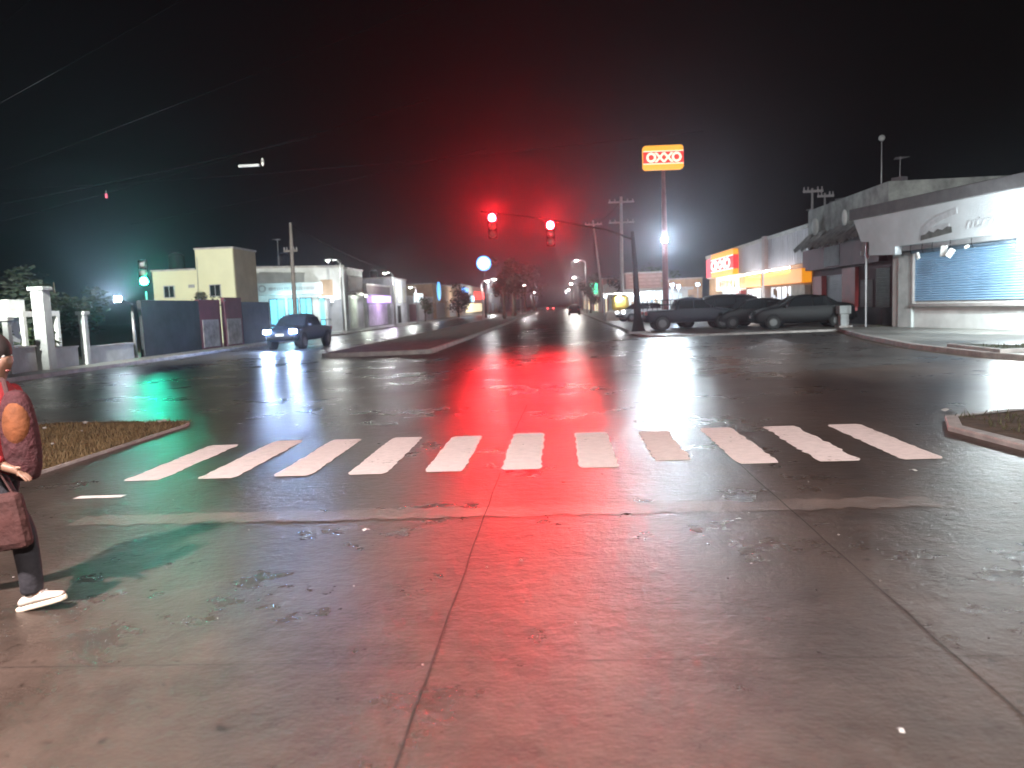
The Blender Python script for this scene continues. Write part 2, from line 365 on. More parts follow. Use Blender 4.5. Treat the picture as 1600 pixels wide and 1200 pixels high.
# ------------------------------------------------------------------ traffic signals
yel_h = mat("signal_housing", (.005,.005,.005), .9, bump=.03, spec=.1)
def signal_head(parent, loc, lit, power, radiance, cone=70):
    cols = {'red': (1,.010,.016), 'amber': (1,.5,.05), 'green': (.02,1,.62)}
    hh = MB().box(-.19,.19,-.02,.2,-.55,.55).build("signal_head", yel_h, parent, loc=loc, bevel=.03)
    for i, k in enumerate(('red','amber','green')):
        z = .35 - .35*i
        on = k == lit
        m_ = em("lit_"+k, cols[k], radiance) if on else mat("unlit_"+k, tuple(c*.03 for c in cols[k]), .3, bump=0)
        ln = MB().tube([(0,-.02,z),(0,-.055,z),(0,-.07,z)], [.16,.155,.08], 20).build("lens", m_, hh)
        vis = MB()
        for a in range(10):
            t0, t1 = R(-10+20*a), R(-10+20*(a+1))
            p = [(.16*math.cos(t), .16*math.sin(t)) for t in (t0, t1)]
            vis.add([(p[0][0],-.02,z+p[0][1]),(p[1][0],-.02,z+p[1][1]),(p[1][0]*.95,-.24,z+p[1][1]),(p[0][0]*.95,-.24,z+p[0][1])], [(0,1,2,3)])
        v_ = vis.build("visor", black_p, hh); md = v_.modifiers.new('s','SOLIDIFY'); md.thickness = .008
        if on: lamp("lamp_light", 'SPOT', (0,-.12,z), power, cols[k], hh, .12, rot=(R(-98),0,0), spot_size=R(cone), spot_blend=1)
    hh.scale = (1.2,1.2,1.2)
    return hh
t = thing("traffic_light", (4.15,41,.06), "dark mast with a long arm carrying two glowing red signals", "traffic light")
MB().tube([(0,0,0),(0,0,.25),(-.02,0,.9),(-.05,0,2.2),(-.12,0,4.0),(-.2,0,5.3)], [.42,.32,.2,.15,.12,.09], 14).build("pole", black_p, t, smooth=True)
MB().obox((0,0,.04), (.55,.55,.05)).build("footing", conc_p, t)
MB().tube([(-.18,0,4.9),(-1.5,0,5.45),(-3.4,-.2,5.85),(-5.5,-.5,6.25),(-8.0,-.8,6.6)], [.06,.05,.045,.04,.03], 10).build("mast_arm", black_p, t, smooth=True)
signal_head(t, (-4.45,-.75,5.33), 'red', 6800, 1100)
signal_head(t, (-7.42,-1.0,5.82), 'red', 6000, 1100)
t = thing("traffic_light", (-21.0,38.3,.13), "slender pole holding a glowing green signal left of the cream house", "traffic light")
MB().tube([(0,0,0),(0,0,3.1)], [.07,.055], 10).build("pole", metal_m, t, smooth=True)
MB().tube([(0,0,0),(0,0,.2)], [.16,.13], 10).build("base", conc_p, t)
g_ = signal_head(t, (0,-.1,4.05), 'green', 1500, 300, 40); g_.rotation_euler.z = R(24)

# ------------------------------------------------------------------ left side: low garden walls, pole with floodlight
XW = -18.6
def wall_piece(y0, y1, h, m, label, name="garden_wall", cat="wall", x=XW, th=.2, cap=True, z0=.12, group=None):
    t = thing(name, (x, (y0+y1)/2, z0), label, cat, group); L_ = (y1-y0)/2
    MB().box(-th, 0, -L_, L_, 0, h).build("wall_body", m, t)
    if cap: MB().box(-th-.04, .04, -L_-.03, L_+.03, h, h+.06).build("coping", kerb_m, t, bevel=.01)
    return t
palew = mat("pale_wall", (.38,.40,.40), .85, var=.25, vs=1.4, bump=.4)
wall_piece(24.0, 26.2, .85, palew, "low pale wall between the thin post and the tall gate pillar", group="low garden walls")
wall_piece(27.1, 28.6, .72, palew, "low pale wall with streaks right of the tall gate pillar", group="low garden walls")
wall_piece(29.4, 32.5, .66, palew, "low pale wall under the white floodlight", group="low garden walls")
def pillar(y, h, w, label, x=XW):
    t = thing("gate_pillar", (x, y, .12), label, "pillar")
    MB().box(-w,w,-w,w,0,h).build("shaft", palew, t, bevel=.02)
    MB().box(-w-.07,w+.07,-w-.07,w+.07,h,h+.14).build("cap", palew, t, bevel=.02)
pillar(26.75, 2.85, .22, "tall pale gate pillar with a square cap at the far left")
pillar(24.9, 1.8, .1, "thin pale post behind the pedestrian")
pillar(29.1, 1.95, .12, "pale post closing the white porch frame")
t = thing("porch", (-19.6, 28.3, .12), "white porch frame with hanging clutter behind the tall gate pillar", "porch")
MB().box(-1.6,0,-1.2,.9,1.95,2.15).build("lintel", white_w, t)
MB().box(-1.0,-.6,-1.1,-.2,2.152,2.6).build("parapet", white_w, t)
for yy in (-1.1,.8): MB().box(-.15,0,yy-.08,yy+.08,0,1.948).build("post", white_w, t)
MB().box(-1.62,-1.5,-1.2,.9,0,1.948).build("back_wall", grey_w, t)
t = thing("house", (-26,22,0), "dim grey house far left behind the garden walls", "house")
MB().box(-5,3,-6,3.2,0,1.9).build("wall", grey_w, t); MB().box(-5.3,3.3,-6.3,3.5,1.9,2.2).build("roof", tile_m, t)
for yy in (-2.5,.8): 
    w_ = MB().box(3.0,3.05,yy-.6,yy+.6,.5,1.6).build("window", black_p, t); MB().box(3.052,3.09,yy-.68,yy-.6,.42,1.68).box(3.052,3.09,yy+.6,yy+.68,.42,1.68).build("frame", white_w, w_)
# trees
def tree(loc, h, r, label, lm, n=900, trunk=None, group=None, seed=1, leaf=.09, name="tree", kind="tree", sq=1.0):
    rg = random.Random(seed); t = thing(name, loc, label, kind, group)
    th = trunk or h*.45; b = MB(); b.tube([(0,0,0),(.05,0,th*.5),(0,.05,th),(0,0,h*.8)], [h*.03,h*.024,h*.018,h*.006], 8)
    cl = []
    for i in range(9):
        a = rg.uniform(0,6.28); d = rg.uniform(.25,.8)*r; z = rg.uniform(th, h-.3*r)
        p = (math.cos(a)*d, math.sin(a)*d, z); cl.append((p, r*rg.uniform(.3,.55)))
        b.tube([(0,0,min(th*rg.uniform(.7,1.1), z)), (p[0]*.5,p[1]*.5,z*.5+th*.45), p], [h*.012,h*.008,.01], 5)
    b.build("trunk", trunk_m, t, smooth=True)
    c = MB()
    for i in range(n):
        p, cr_ = rg.choice(cl); a = rg.uniform(0,6.28); q = math.acos(rg.uniform(-1,1)); d = cr_*rg.random()**.4
        x, y, z = p[0]+d*math.sin(q)*math.cos(a), p[1]+d*math.sin(q)*math.sin(a), p[2]+d*math.cos(q)*sq
        m = Matrix.Rotation(rg.uniform(0,6.28),3,'Z') @ Matrix.Rotation(rg.uniform(0,3.14),3,'X'); s = leaf*rg.uniform(.6,1.5)
        vs = [m @ Vector(v) + Vector((x,y,z)) for v in ((-s,0,0),(0,-s*.45,0),(s,0,.0),(0,s*.45,s*.2))]
        c.add(vs, [(0,1,2,3)])
    c.build("crown", lm, t); return t
tree((-20.2,26.0,.1), 1.9, .8, "small bush seen through the gap left of the tall gate pillar", leafd_m, 700, .4, seed=3, name="bush", kind="bush")
tree((-19.7,27.9,.1), 1.7, .75, "pale leafy shrub above the streaked low wall", leaf_m, 700, .3, seed=4, name="bush", kind="bush")
tree((-21.5,25.4,.1), 3.0, 1.0, "thin tree behind the tall gate pillar", leafd_m, 600, 1.6, seed=5)
tree((-24.5,36,.0), 3.6, 2.0, "dark round tree behind the floodlight pole", leafd_m, 2400, 1.2, seed=6, leaf=.14)
tree((-27,40,.0), 5.0, 2.4, "dark tree rising left of the cream house roof", leafd_m, 1800, 1.6, seed=8, leaf=.14)

# ------------------------------------------------------------------ floodlight pole
t = thing("lamp_pole", (-18.75,32.9,.12), "slim pale pole beside the floodlight and low wall", "pole")
MB().tube([(0,0,0),(0,0,2.4)], [.075,.06], 10).build("shaft", metal_m, t, smooth=True)
MB().tube([(0,0,0),(0,0,.12)], [.14,.12], 10).build("base", conc_p, t)
t = thing("floodlight", (-18.62,31.65,2.7), "dazzling white floodlight on a bracket left of the green signal", "floodlight")
MB().tube([(-.1,1.25,-.25),(-.05,.5,-.05),(0,.1,0)], .03, 8).build("bracket", darkm, t)
MB().box(-.16,.16,-.02,.1,-.13,.13).build("housing", darkm, t, bevel=.02)
MB().box(-.14,.14,-.032,-.022,-.11,.11).build("lens", em("flood_lens", (.7,.86,1), 260), t)
lamp("lamp_light", 'SPOT', (.02,-.12,-.02), 8000, (.6,.8,1), t, .1, rot=aim((0,0,0),(10,-18,11)), spot_size=R(70), spot_blend=1)

# ------------------------------------------------------------------ cream house and yard walls
t = thing("house", (-25.6,47.6,0), "cream two level house with a square tower block", "house", rz=-math.pi/2)
MB().box(-6,0,0,2.88,0,4.8).box(-3.6,.002,2.88,5.3,0,6.05).build("wall", yellow_w, t)
MB().box(-6.1,.08,-.08,2.83,4.8,4.9).box(-3.7,.08,2.83,5.38,6.05,6.15).build("roof", kerb_m, t)
MB().box(-3.6,-.1,5.302,5.33,0,6.04).build("side_wall", mat("cream_stucco_shade", (.36,.29,.2), .85, var=.15, vs=1), t)  # shade on the tower's side put into a darker stucco colour
for (y0,y1,z0,z1) in ((.72,1.34,3.17,3.84),(3.70,4.34,3.13,3.8)):
    w_ = MB().box(.004,.03,y0,y1,z0,z1).build("window", glass_m, t)
    MB().box(.004,.06,y0-.05,y0,z0-.05,z1+.05).box(.004,.06,y1,y1+.05,z0-.05,z1+.05).box(.004,.055,y0,y1,z1,z1+.05).box(.004,.1,y0,y1,z0-.05,z0).box(.032,.05,(y0+y1)/2-.02,(y0+y1)/2+.02,z0,z1).build("frame", grey_w, w_)
MB().box(.004,.05,2.3,2.7,3.7,3.9).build("vent", grey_w, t)
MB().tube([(.05,3.0,5.6),(.10,2.95,3.8),(.05,2.9,2.5)], .018, 5).build("downpipe", grey_w, t)
wall_piece(33.4, 38.9, 2.55, mat("blackish_blue_wall", (.028,.03,.036), .9, var=.5, vs=.8, bump=.4), "tall dark perimeter wall below the cream house", cap=False)  # wall colour is a near-black blue-grey with random variation
wall_piece(38.95, 41.4, 2.6, maroon_w, "weathered maroon and grey mural wall panel right of the dark wall", cap=False)
wall_piece(42.0, 44.3, 2.75, maroon_w, "second maroon and grey mural wall panel near the car", cap=False)
for (ya, yb) in ((39.2,41.0),(42.2,43.8)):
    pass
mur = mat("mural_plaster", (.26,.24,.23), .9, var=.5, vs=2.2, bump=.4)
for o in [x for x in COL.objects if x.name.startswith('garden_wall') and 'mural' in x.get('label','')]:
    MB().box(.002,.03,-1.0,.9,.1,1.55).build("lower_render", mur, o)
wall_piece(44.35, 48.6, 2.5, dark_w, "plain dark purple wall behind the car headlights", cap=False)
tree((-19.6,41.7,.1), 3.0, .9, "bare branching shrub between the two mural panels", leafd_m, 220, .8, seed=11, name="bush", kind="bush")

# ------------------------------------------------------------------ left shops
def shop_block(name, y0, y1, h, m, label, x=-20, depth=9, roof=True, cat="building"):
    t = thing(name, (x, y0, .12), label, cat); L_ = y1-y0
    MB().box(-depth,0,0,L_,0,h).build("wall", m, t)
    if roof: MB().box(-depth-.1,.12,-.1,L_+.1,h,h+.16).build("roof", kerb_m, t)
    return t, L_
def window_on(t, y0, y1, z0, z1, glass, frame=grey_w, x=0, name="window", bars=1):
    w_ = MB().box(x+.004,x+.03,y0,y1,z0,z1).build(name, glass, t)
    b = MB().box(x+.004,x+.07,y0-.06,y0,z0-.06,z1+.06).box(x+.004,x+.07,y1,y1+.06,z0-.06,z1+.06).box(x+.004,x+.065,y0,y1,z1,z1+.06).box(x+.004,x+.09,y0,y1,z0-.06,z0)
    for i in range(bars):
        yc = y0+(y1-y0)*(i+1)/(bars+1); b.box(x+.032,x+.055,yc-.025,yc+.025,z0,z1)
    b.build("frame", frame, w_); return w_
def shutter(t, y0, y1, z0, z1, m, x=0, name="shutter", sgn=1, step=.11):
    b = MB(); z = z0
    while z < z1-.01:
        zz = min(z+step, z1)
        pts = [(x, z), (x+sgn*.05, z+(zz-z)*.35), (x+sgn*.05, z+(zz-z)*.65), (x, zz)]
        for (xa, za), (xb, zb) in zip(pts, pts[1:]): b.add([(xa,y0,za),(xa,y1,za),(xb,y1,zb),(xb,y0,zb)], [(0,1,2,3) if sgn > 0 else (3,2,1,0)])
        z = zz
    return b.build(name, m, t)
cyan_e = em("cyan_lit_glass", (.22,.78,.95), .85)
t, L_ = shop_block("shop", 0, 8.9, 5.55, white_w, "long white shop with faded fascia letters and cyan lit windows")
t.location = (-26.3,61.8,.12); t.rotation_euler.z = math.atan2(4.2,7.7)-math.pi/2
MB().box(.002,.9,1.35,6.85,3.3,4.3).build("fascia", mat("fascia_sheet", (.55,.60,.60), .6, var=.08), t, bevel=.03)
text("lettering", "O", .8, grey_w, t, (.915,1.95,3.8), rot=(math.pi/2,0,math.pi/2), ext=.004)
marks("lettering", t, .902, 2.5, 6.2, 3.65, 3.92, grey_w, 5)
for y0, y1 in ((2.6,3.75),(4.1,4.85),(5.1,6.0)): window_on(t, y0, y1, .5, 2.95, cyan_e, darkm, bars=1, name="lit_window")
window_on(t, 6.7, 7.1, .1, 2.9, cyan_e, white_w, name="lit_door", bars=0)
MB().box(.002,.9,6.5,7.6,2.95,3.08).build("door_canopy", white_w, t)
MB().ball((.15,.75,3.3), .33, 12, 8, (.5,1,.8)).build("wall_light", em("cyan_lamp", (.25,.85,.9), 2.0), t)
shutter(t, 7.3, 8.6, .1, 2.8, shut_m)
MB().box(.002,.06,6.9,7.9,3.1,4.5).build("bare_render", tan_w, t)
lamp("lamp_light", 'POINT', (1.6,4,2.7), 260, (.5,.9,1), t, .3)
lamp("lamp_light", 'POINT', (1.8,7.5,3.2), 220, (.9,.95,1), t, .2)
MB().ball((.8,7.6,2.7), .12).build("downlight", em("down_l", (1,1,1), 15), t)
t, L_ = shop_block("shop", 73.7, 79.5, 5.8, white_w, "pale flat roofed shop with a lit grey shutter", x=-20.3)
MB().box(.002,.8,0,5.7,3.3,3.5).build("canopy", kerb_m, t)
shutter(t, .4, 2.6, .1, 3.0, mat("pale_shutter",(.5,.55,.48),.5)); shutter(t, 3.2, 5.3, .1, 3.0, shut_m)
MB().box(.002,.05,0,5.7,3.6,5.2).build("band", mat("brown_band",(.12,.09,.08),.8), t)
lamp("lamp_light", 'POINT', (1.2,2.2,3.1), 240, (.9,1,.85), t, .2); MB().ball((1.2,2.2,3.2), .1).build("downlight", em("down_l",(1,1,1),15), t)
t, L_ = shop_block("shop", 79.6, 91, 4.4, grey_w, "low grey shop with a purple lit sign over its shutter", x=-20)
pur = em("purple_sign", (.62,.38,.95), 1.1)
MB().box(.004,.5,.2,9.6,2.55,3.35).build("sign_box", pur, t, bevel=.03)
marks("lettering", t, .502, .6, 9.2, 2.68, 3.2, em("pale_letters", (1,.9,1), 1.8), 3)
shutter(t, .5, 9.4, .1, 2.4, mat("lilac_shutter", (.6,.5,.66), .5))
MB().box(.002,.06,0,11.2,3.5,4.38).build("upper_band", mat("brown_band",(.12,.09,.08),.8), t)
lamp("lamp_light", 'POINT', (1.6,5,2.4), 330, (.85,.7,1), t, .3)
t, L_ = shop_block("building", 91.2, 101, 5.5, mat("pale_lilac_wall", (.5,.5,.56), .85), "pale square two level building with three tall windows", x=-20)
for y0 in (1.2,4.2,7.2): window_on(t, y0, y0+1.6, 2.6, 4.5, mat("pale_blind",(.6,.58,.5),.7), grey_w)
window_on(t, 3.5, 5.5, .1, 2.2, black_p, grey_w, name="door", bars=0)
t, L_ = shop_block("shop", 101.2, 122, 3.4, grey_w, "low dim grey shop row with a small white lit sign", x=-20)
shutter(t, 1, 6, .1, 2.4, maroon_w); shutter(t, 8, 13, .1, 2.4, shut_m); shutter(t, 14.5, 19, .1, 2.4, grey_w)
MB().box(.1,.4,4.5,10,2.7,3.9).build("sign_box", em("white_sign", (.8,.95,1), 1.4), t, bevel=.03)
MB().box(.402,.42,6,9,3.2,3.4).build("lettering", blue_m, t)
lamp("lamp_light", 'POINT', (2,10,3.0), 140, (1,.95,.9), t, .3)
t, L_ = shop_block("shop", 122.2, 158, 5.6, tan_w, "long tan wall building with a round blue lit emblem", x=-20)
shutter(t, 3, 12, .1, 2.6, shut_m); shutter(t, 18, 27, .1, 2.6, shut_m)
MB().tube([(.01,6,4.6),(.2,6,4.6)], 1.5, 20).build("emblem", em("blue_emblem", (.12,.5,1), 1.6), t)
lamp("lamp_light", 'POINT', (2.5,20,3.6), 500, (1,.9,.85), t, .3)
t, L_ = shop_block("shop", 158.2, 207, 6.4, mat("pale_tan",(.5,.42,.36),.85), "tan roadside shop with blue white and red lit signs", x=-20)
MB().box(.1,.5,2,20,3.0,4.2).build("sign_box", em("bluewhite_sign", (.45,.75,1), 2.2), t)
MB().box(.1,.5,1,9,4.4,5.8).build("sign_box", em("blue_sign", (.06,.35,1), 1.6), t)
MB().box(.1,.5,24,46,3.6,5.4).build("sign_box", em("red_sign", (1,.07,.05), 1.7), t)
window_on(t, 6, 44, .6, 2.6, em("warm_lit_glass", (1,.85,.55), 1.2), grey_w, bars=7, name="lit_window")
lamp("lamp_light", 'POINT', (5,15,3.6), 2200, (.9,1,.95), t, .3)
tree((-17.9,137,.12), 5.6, 2.6, "round dark tree in front of the long tan wall", leafd_m, 1800, 2.0, seed=21, leaf=.2)
tree((-18.2,104,.12), 3.6, 1.3, "small greenish street tree by the small white lit sign", leaf_m, 700, 1.5, seed=22, leaf=.14)

# parked motorbikes/cart like clutter near the left kerb
for (x, y, z, lb) in ((-23.4,65.2,5.85,"black water tank on the long white shop roof"), (-22.5,78,6.1,"black water tank on the flat roofed shop"), (-24.6,48.9,4.9,"low black water tank behind the cream house parapet"), (-23,96,5.8,"water tank on the square two level building")):
    t = thing("water_tank", (x,y,z), lb, "water tank")
    MB().tube([(0,0,0),(0,0,.9),(0,0,1.05),(0,0,1.12)], [.5,.5,.4,.2], 18).build("tank_body", black_p, t); MB().tube([(0,0,1.121),(0,0,1.17)], .17, 12).build("lid", darkm, t)
for (x, y, z, h, lb) in ((-23,63,5.85,2.2,"thin aerial on the long white shop roof"), (17.5,41,6.9,1.6,"short aerial on the maroon shop roof"), (17.5,55,6.1,1.5,"aerial at the back of the store roof")):
    t = thing("aerial", (x,y,z), lb, "aerial")
    MB().tube([(0,0,0),(0,0,h)], .02, 6).build("mast", metal_m, t)
    b = MB()
    for k in range(5): b.box(-.35+.04*k,.35-.04*k,-.3+.15*k,-.285+.15*k,h-.1,h-.085)
    b.box(-.01,.01,-.32,.34,h-.1,h-.08).build("array", metal_m, t)

# ------------------------------------------------------------------ poles on the left
def utility_pole(loc, h, lean, label, arms=(), r=.14, m=wood_m, trans=False, armw=1.1):
    t = thing("utility_pole", loc, label, "utility pole")
    top = Vector((lean, 0, h))
    MB().tube([(0,0,0), top*.5, top], [r, r*.85, r*.65], 10).build("pole", m, t, smooth=True)
    for z in arms:
        p = top*(z/h)
        a = MB().box(p.x-armw,p.x+armw,-.2,-.08,z-.07,z+.07).build("crossarm", m, t)
        for k in (-.9,-.5,.5,.9): MB().tube([(p.x+armw*k,-.14,z+.07),(p.x+armw*k,-.14,z+.27)], [.05,.035], 6).build("insulator", conc_p, a)
    if trans:
        p = top*.8; MB().tube([(p.x+.28,-.3,h*.72),(p.x+.28,-.3,h*.82)], .24, 12).build("transformer", metal_m, t)
    return t
utility_pole((-17.4,50,.12), 7.6, .1, "tallest thin dark pole behind the headlit car", r=.14)
utility_pole((-19.2,55,.12), 7.0, .1, "shorter dark pole left of the tallest one", r=.13, arms=(6.2,), armw=.5)
utility_pole((6.1,75,.05), 11.6, .15, "tall double crossarm pole left of the tall lit sign", arms=(11.1,9.2), r=.2, m=conc_p, armw=1.2)
utility_pole((5.9,100,.05), 12.1, -1.2, "leaning utility pole farther down the right side", arms=(11.6,), r=.17, m=conc_p, armw=1.1)
utility_pole((15.9,49.6,.05), 8.2, 0, "dim pole with insulators rising behind the maroon shop roof", arms=(8.0,), r=.1, m=conc_p, armw=.6, trans=True)
utility_pole((17.0,50.6,.05), 8.0, 0, "second dim pole behind the maroon shop roof beside the transformer pole", arms=(7.8,), r=.09, m=conc_p, armw=.5)
street_lamp((-17.0,60,.12), 5.5, R(180), "lit lamp post with bent head at the end of the long white shop", 500, (.95,1,.9), arm=.7, emis=1.2)
street_lamp((-17.6,82,.12), 5.4, R(180), "lamp post shining white above the purple sign shop", 900, (.95,1,.95), arm=.6, emis=8)
street_lamp((-17.8,96,.12), 4.2, R(180), "pale lamp post beside the square two level building", 900, (.95,1,.95), arm=.4, emis=5)

# street lamps receding
zlab = iter(["distant street lamp highest among the right hand lamps", "distant street lamp just left of the leaning pole", "distant street lamp third along the right hand row",
 "distant street lamp fourth along the right hand row", "distant street lamp lowest at the end of the right hand row"])
for x, y, h, p in ((4.6,128,8.4,2600),(4.6,150,6.4,2600),(4.4,175,5.9,2600),(4.2,210,5.2,2600),(4.0,262,5.5,2600)):
    street_lamp((x,y,.05), h, R(180), next(zlab), p*.6, (1,.97,.9), arm=1.2, emis=40, group="street lamps down the right side")
zlab = iter(["twin street lamp under the round blue sign, left one", "twin street lamp under the round blue sign, right one", "reddish lit street lamp beyond the median trees", "lowest distant street lamp beyond the median trees"])
for x, y, h, p in ((-10.7,108,4.9,1400),(-9.9,110,5.2,1400),(-7.4,150,5.2,1400),(-7.0,200,4.6,1400)):
    street_lamp((x,y,.17), h, R(0), next(zlab), p*.6, (1,.95,.95), arm=.6, emis=30, group="street lamps along the left and median")

# median trees, tall and dark
for i, (x, y, h, r_, lb) in enumerate(((-6.9,97,8.0,1.2,"slender dark median tree nearest the junction"), (-6.6,112,8.6,1.7,"second dark median tree, taller and fuller"), (-7.4,130,9.0,2.4,"third dark median tree in the red glow"),
      (-7.2,165,10,3.0,"fourth dark median tree under the right red signal"), (-6.8,215,12,4.0,"broad dark tree at the far end of the median"))):
    tree((x,y,.15), h, r_, lb, leafd_m, 1300, h*.42, group="trees along the median", seed=40+i, leaf=.2, sq=1.5)

# ------------------------------------------------------------------ round blue sign on a post
t = thing("round_sign", (-11.4,120,.1), "round glowing blue and white sign on a tall post", "sign")
MB().tube([(0,0,0),(0,0,7.3)], [.15,.11], 10).build("post", darkm, t, smooth=True)
MB().tube([(0,.2,8.4),(0,-.1,8.4)], 1.15, 28).build("disc", em("blue_rim", (.12,.4,1), 2.2), t)
MB().tube([(0,-.102,8.4),(0,-.13,8.4)], .88, 28).build("face", em("white_face", (.75,.93,1), 4), t)
MB().xzprism([(-.4,8.05),(-.2,8.7),(.2,8.7),(.4,8.05),(.2,8.05),(.1,8.35),(-.1,8.35),(-.2,8.05)], -.145, -.132).build("symbol", em("blue_symbol", (.45,.8,1), 2), t)

# ------------------------------------------------------------------ the store logo: two rings and two crosses between yellow stripes
Y_e = em("logo_yellow", (1,.50,.045), 1.0); R_e = em("logo_red", (.95,.045,.03), .95); W_e = em("logo_white", (1,.86,.66), 1.35)
Ys = em("store_yellow", (1,.42,.02), .95); Rs = em("store_red", (.9,.02,.025), .95); Ws = em("store_white", (1,.9,.85), 1.5)
def logo(t, w, h, Ym, Rm, Wm, depth=.3, scale=1, lx=0):
    sx = (w/h)/1.72
    rr = h*.13; pl = []
    for cx, cz, a in ((w/2-rr,h/2-rr,0),(-w/2+rr,h/2-rr,90),(-w/2+rr,-h/2+rr,180),(w/2-rr,-h/2+rr,270)):
        pl += [(cx+rr*math.cos(R(a+15*k)), cz+rr*math.sin(R(a+15*k))) for k in range(7)]
    MB().xzprism(pl, 0, depth).build("sign_box", Ym, t)
    MB().box(-w/2,w/2,-.02,-.002,-h*.24,h*.24).build("red_band", Rm, t)
    MB().box(-w/2,w/2,-.024,-.002,h*.24,h*.275).build("stripe", Wm, t); MB().box(-w/2,w/2,-.024,-.002,-h*.275,-h*.24).build("stripe", Wm, t)
    r_ = h*.205*scale; th = r_*.42
    b = MB(); b.ring(lx-w*.30,0,r_-th,r_,-.045,-.022,sx); b.ring(lx+w*.33,0,r_-th,r_,-.045,-.022,sx)
    for k, cx in enumerate((-.085*w+lx, .115*w+lx)):
        for i, sg in enumerate((1,-1)):
            o = (k*2+i)*.003; hh = r_*.97; ww = w*.105
            b.xzprism([(cx-sg*ww-th*.6*sx,hh),(cx-sg*ww+th*.6*sx,hh),(cx+sg*ww+th*.6*sx,-hh),(cx+sg*ww-th*.6*sx,-hh)][::(1 if sg>0 else 1)], -.046-o, -.023)
    b.build("lettering", Wm, t)
t = thing("store_sign", (7.95,58,.05), "tall pole sign with orange and red OXXO box", "sign")
MB().tube([(0,0,0),(0,0,6.2),(0,0,11.1)], [.24,.2,.13], 14).build("post", mat("red_post", (.30,.10,.10), .6), t, smooth=True)
h_ = thing("sign_head", (0,-.1,12.02), None, None, None, rz=R(4)); h_.parent = t
logo(h_, 2.95, 1.72, Y_e, R_e, W_e, .35)
t = thing("floodlight", (7.85,57.4,6.1), "brilliant blue white floodlight clamped to the tall sign post", "floodlight")
MB().box(-.2,.2,0,.14,-.16,.16).build("housing", darkm, t, bevel=.02); MB().box(-.06,.06,.1,.45,-.05,.05).build("bracket", darkm, t)
MB().box(-.19,.19,-.012,-.002,-.15,.15).build("lens", em("flood2_lens", (.75,.88,1), 1200), t)
lamp("lamp_light", 'SPOT', (0,-.15,0), 9500, (.78,.92,1), t, .14, rot=aim((0,0,0),(-1,-30,6.5)), spot_size=R(72), spot_blend=1)

# ------------------------------------------------------------------ convenience store, right
XS = 15.5
t = thing("store", (XS,49.2,.07), "white clad convenience store with OXXO sign and orange band", "store")
L_ = 33
MB().box(.3,10,0,L_,0,6.0).build("wall", tan_w, t)
b = MB()
y = 0
while y < 32.8:
    b.box(.02,.3,y+.02,y+.42,3.65,5.75); b.box(.08,.3,y+.42,y+.55,3.65,5.75); y += .55
b.build("cladding", mat("white_cladding", (.58,.58,.62), .5, var=.12, vs=.7), t)
MB().box(-.05,.35,-.02,L_+.05,5.75,6.0).build("parapet", white_w, t)
MB().box(-.25,.3,9.2,9.9,0,6.05).build("pillar", mat("store_pillar", (.5,.42,.42), .6), t)
ora = em("orange_band", (1,.36,.01), .75)
MB().box(-.3,.295,.2,9.15,2.42,3.3).build("band", ora, t); MB().box(-.3,.295,9.95,17.0,2.42,3.3).build("band", ora, t)
MB().box(-.3,.295,17.05,26.5,2.3,3.6).build("poster_band", em("poster_band", (1,.93,.8), 1.0), t)
pink_i = mat("poster_ink", (.5,.35,.1), .6, bump=0)
marks("lettering", t, -.302, 19.6, 25.0, 2.6, 3.2, pink_i, 9, -1)
MB().add([(-.31,18.2,2.5),(-.31,19.2,2.5),(-.31,18.7,3.4),(-.303,18.2,2.5),(-.303,19.2,2.5),(-.303,18.7,3.4)], [(0,1,2),(5,4,3),(0,3,4,1),(1,4,5,2),(2,5,3,0)]).build("yellow_mark", yellow_w, t)
for y0, y1 in ((2.6,9.1),(9.95,14.6)):
    tb = MB().tube([(-.35,y0,3.46),(-.35,y1,3.46)], .05, 8).build("tube_lamp", em("tube_white", (.9,.92,1), 14), t)
    lamp("lamp_light", 'AREA', (-.42,(y0+y1)/2,3.40), 70, (.92,.95,1), t, rot=(0,0,0), shape='RECTANGLE', size=.15, size_y=y1-y0)
lit = em("store_glass", (.85,.90,1), 1.15)
for y0, y1 in ((3.5,9.0),(10.2,16.3),(18.2,25.8)):
    w_ = MB().box(.2,.29,y0,y1,.4,2.25).build("window", lit, t)
    fb = MB()
    k = y0
    while k <= y1+.01: fb.box(.12,.198,k-.04,k+.04,.35,2.3); k += (y1-y0)/4
    fb.build("frame", white_w, w_)
rg = random.Random(5)
for i in range(15):
    yy = rg.uniform(3.7, 25) ; 
    if 9 < yy < 10.3 or 16 < yy < 18.4: continue
    z_ = rg.uniform(.9,1.7); c_ = rg.choice([red_w, tan_w, yellow_w, blue_m, mat("poster_red",(.7,.05,.05),.5,bump=0)])
    MB().box(.095,.11,yy,yy+.55,z_,z_+.5).build("poster", c_, t)
MB().box(-.28,.29,16.6,17.6,0,2.2).build("column", red_w, t)
MB().box(-.1,.29,.3,3.2,0,2.3).build("plain_panel", mat("cream_panel", (.55,.5,.42), .7), t)
MB().box(-.02,.018,27.6,32.9,3.75,5.6).build("side_panel", em("store_pink", (.95,.10,.16), .8), t)
h_ = thing("sign_head", (-.47,23.2,4.72), None, None, None, rz=-math.pi/2); h_.parent = t
logo(h_, 9.6, 2.2, Ys, Rs, Ws, .45, 1.0, lx=-.6)
MB().box(4.802,4.84,.0,.45,-.6,.6).build('red_side', Rs, h_)
lamp("lamp_light", 'POINT', (-1.2,21,2.2), 260, (1,.95,.9), t, .5)
lamp("lamp_light", 'POINT', (-1.2,13,2.0), 200, (1,.9,.8), t, .5)

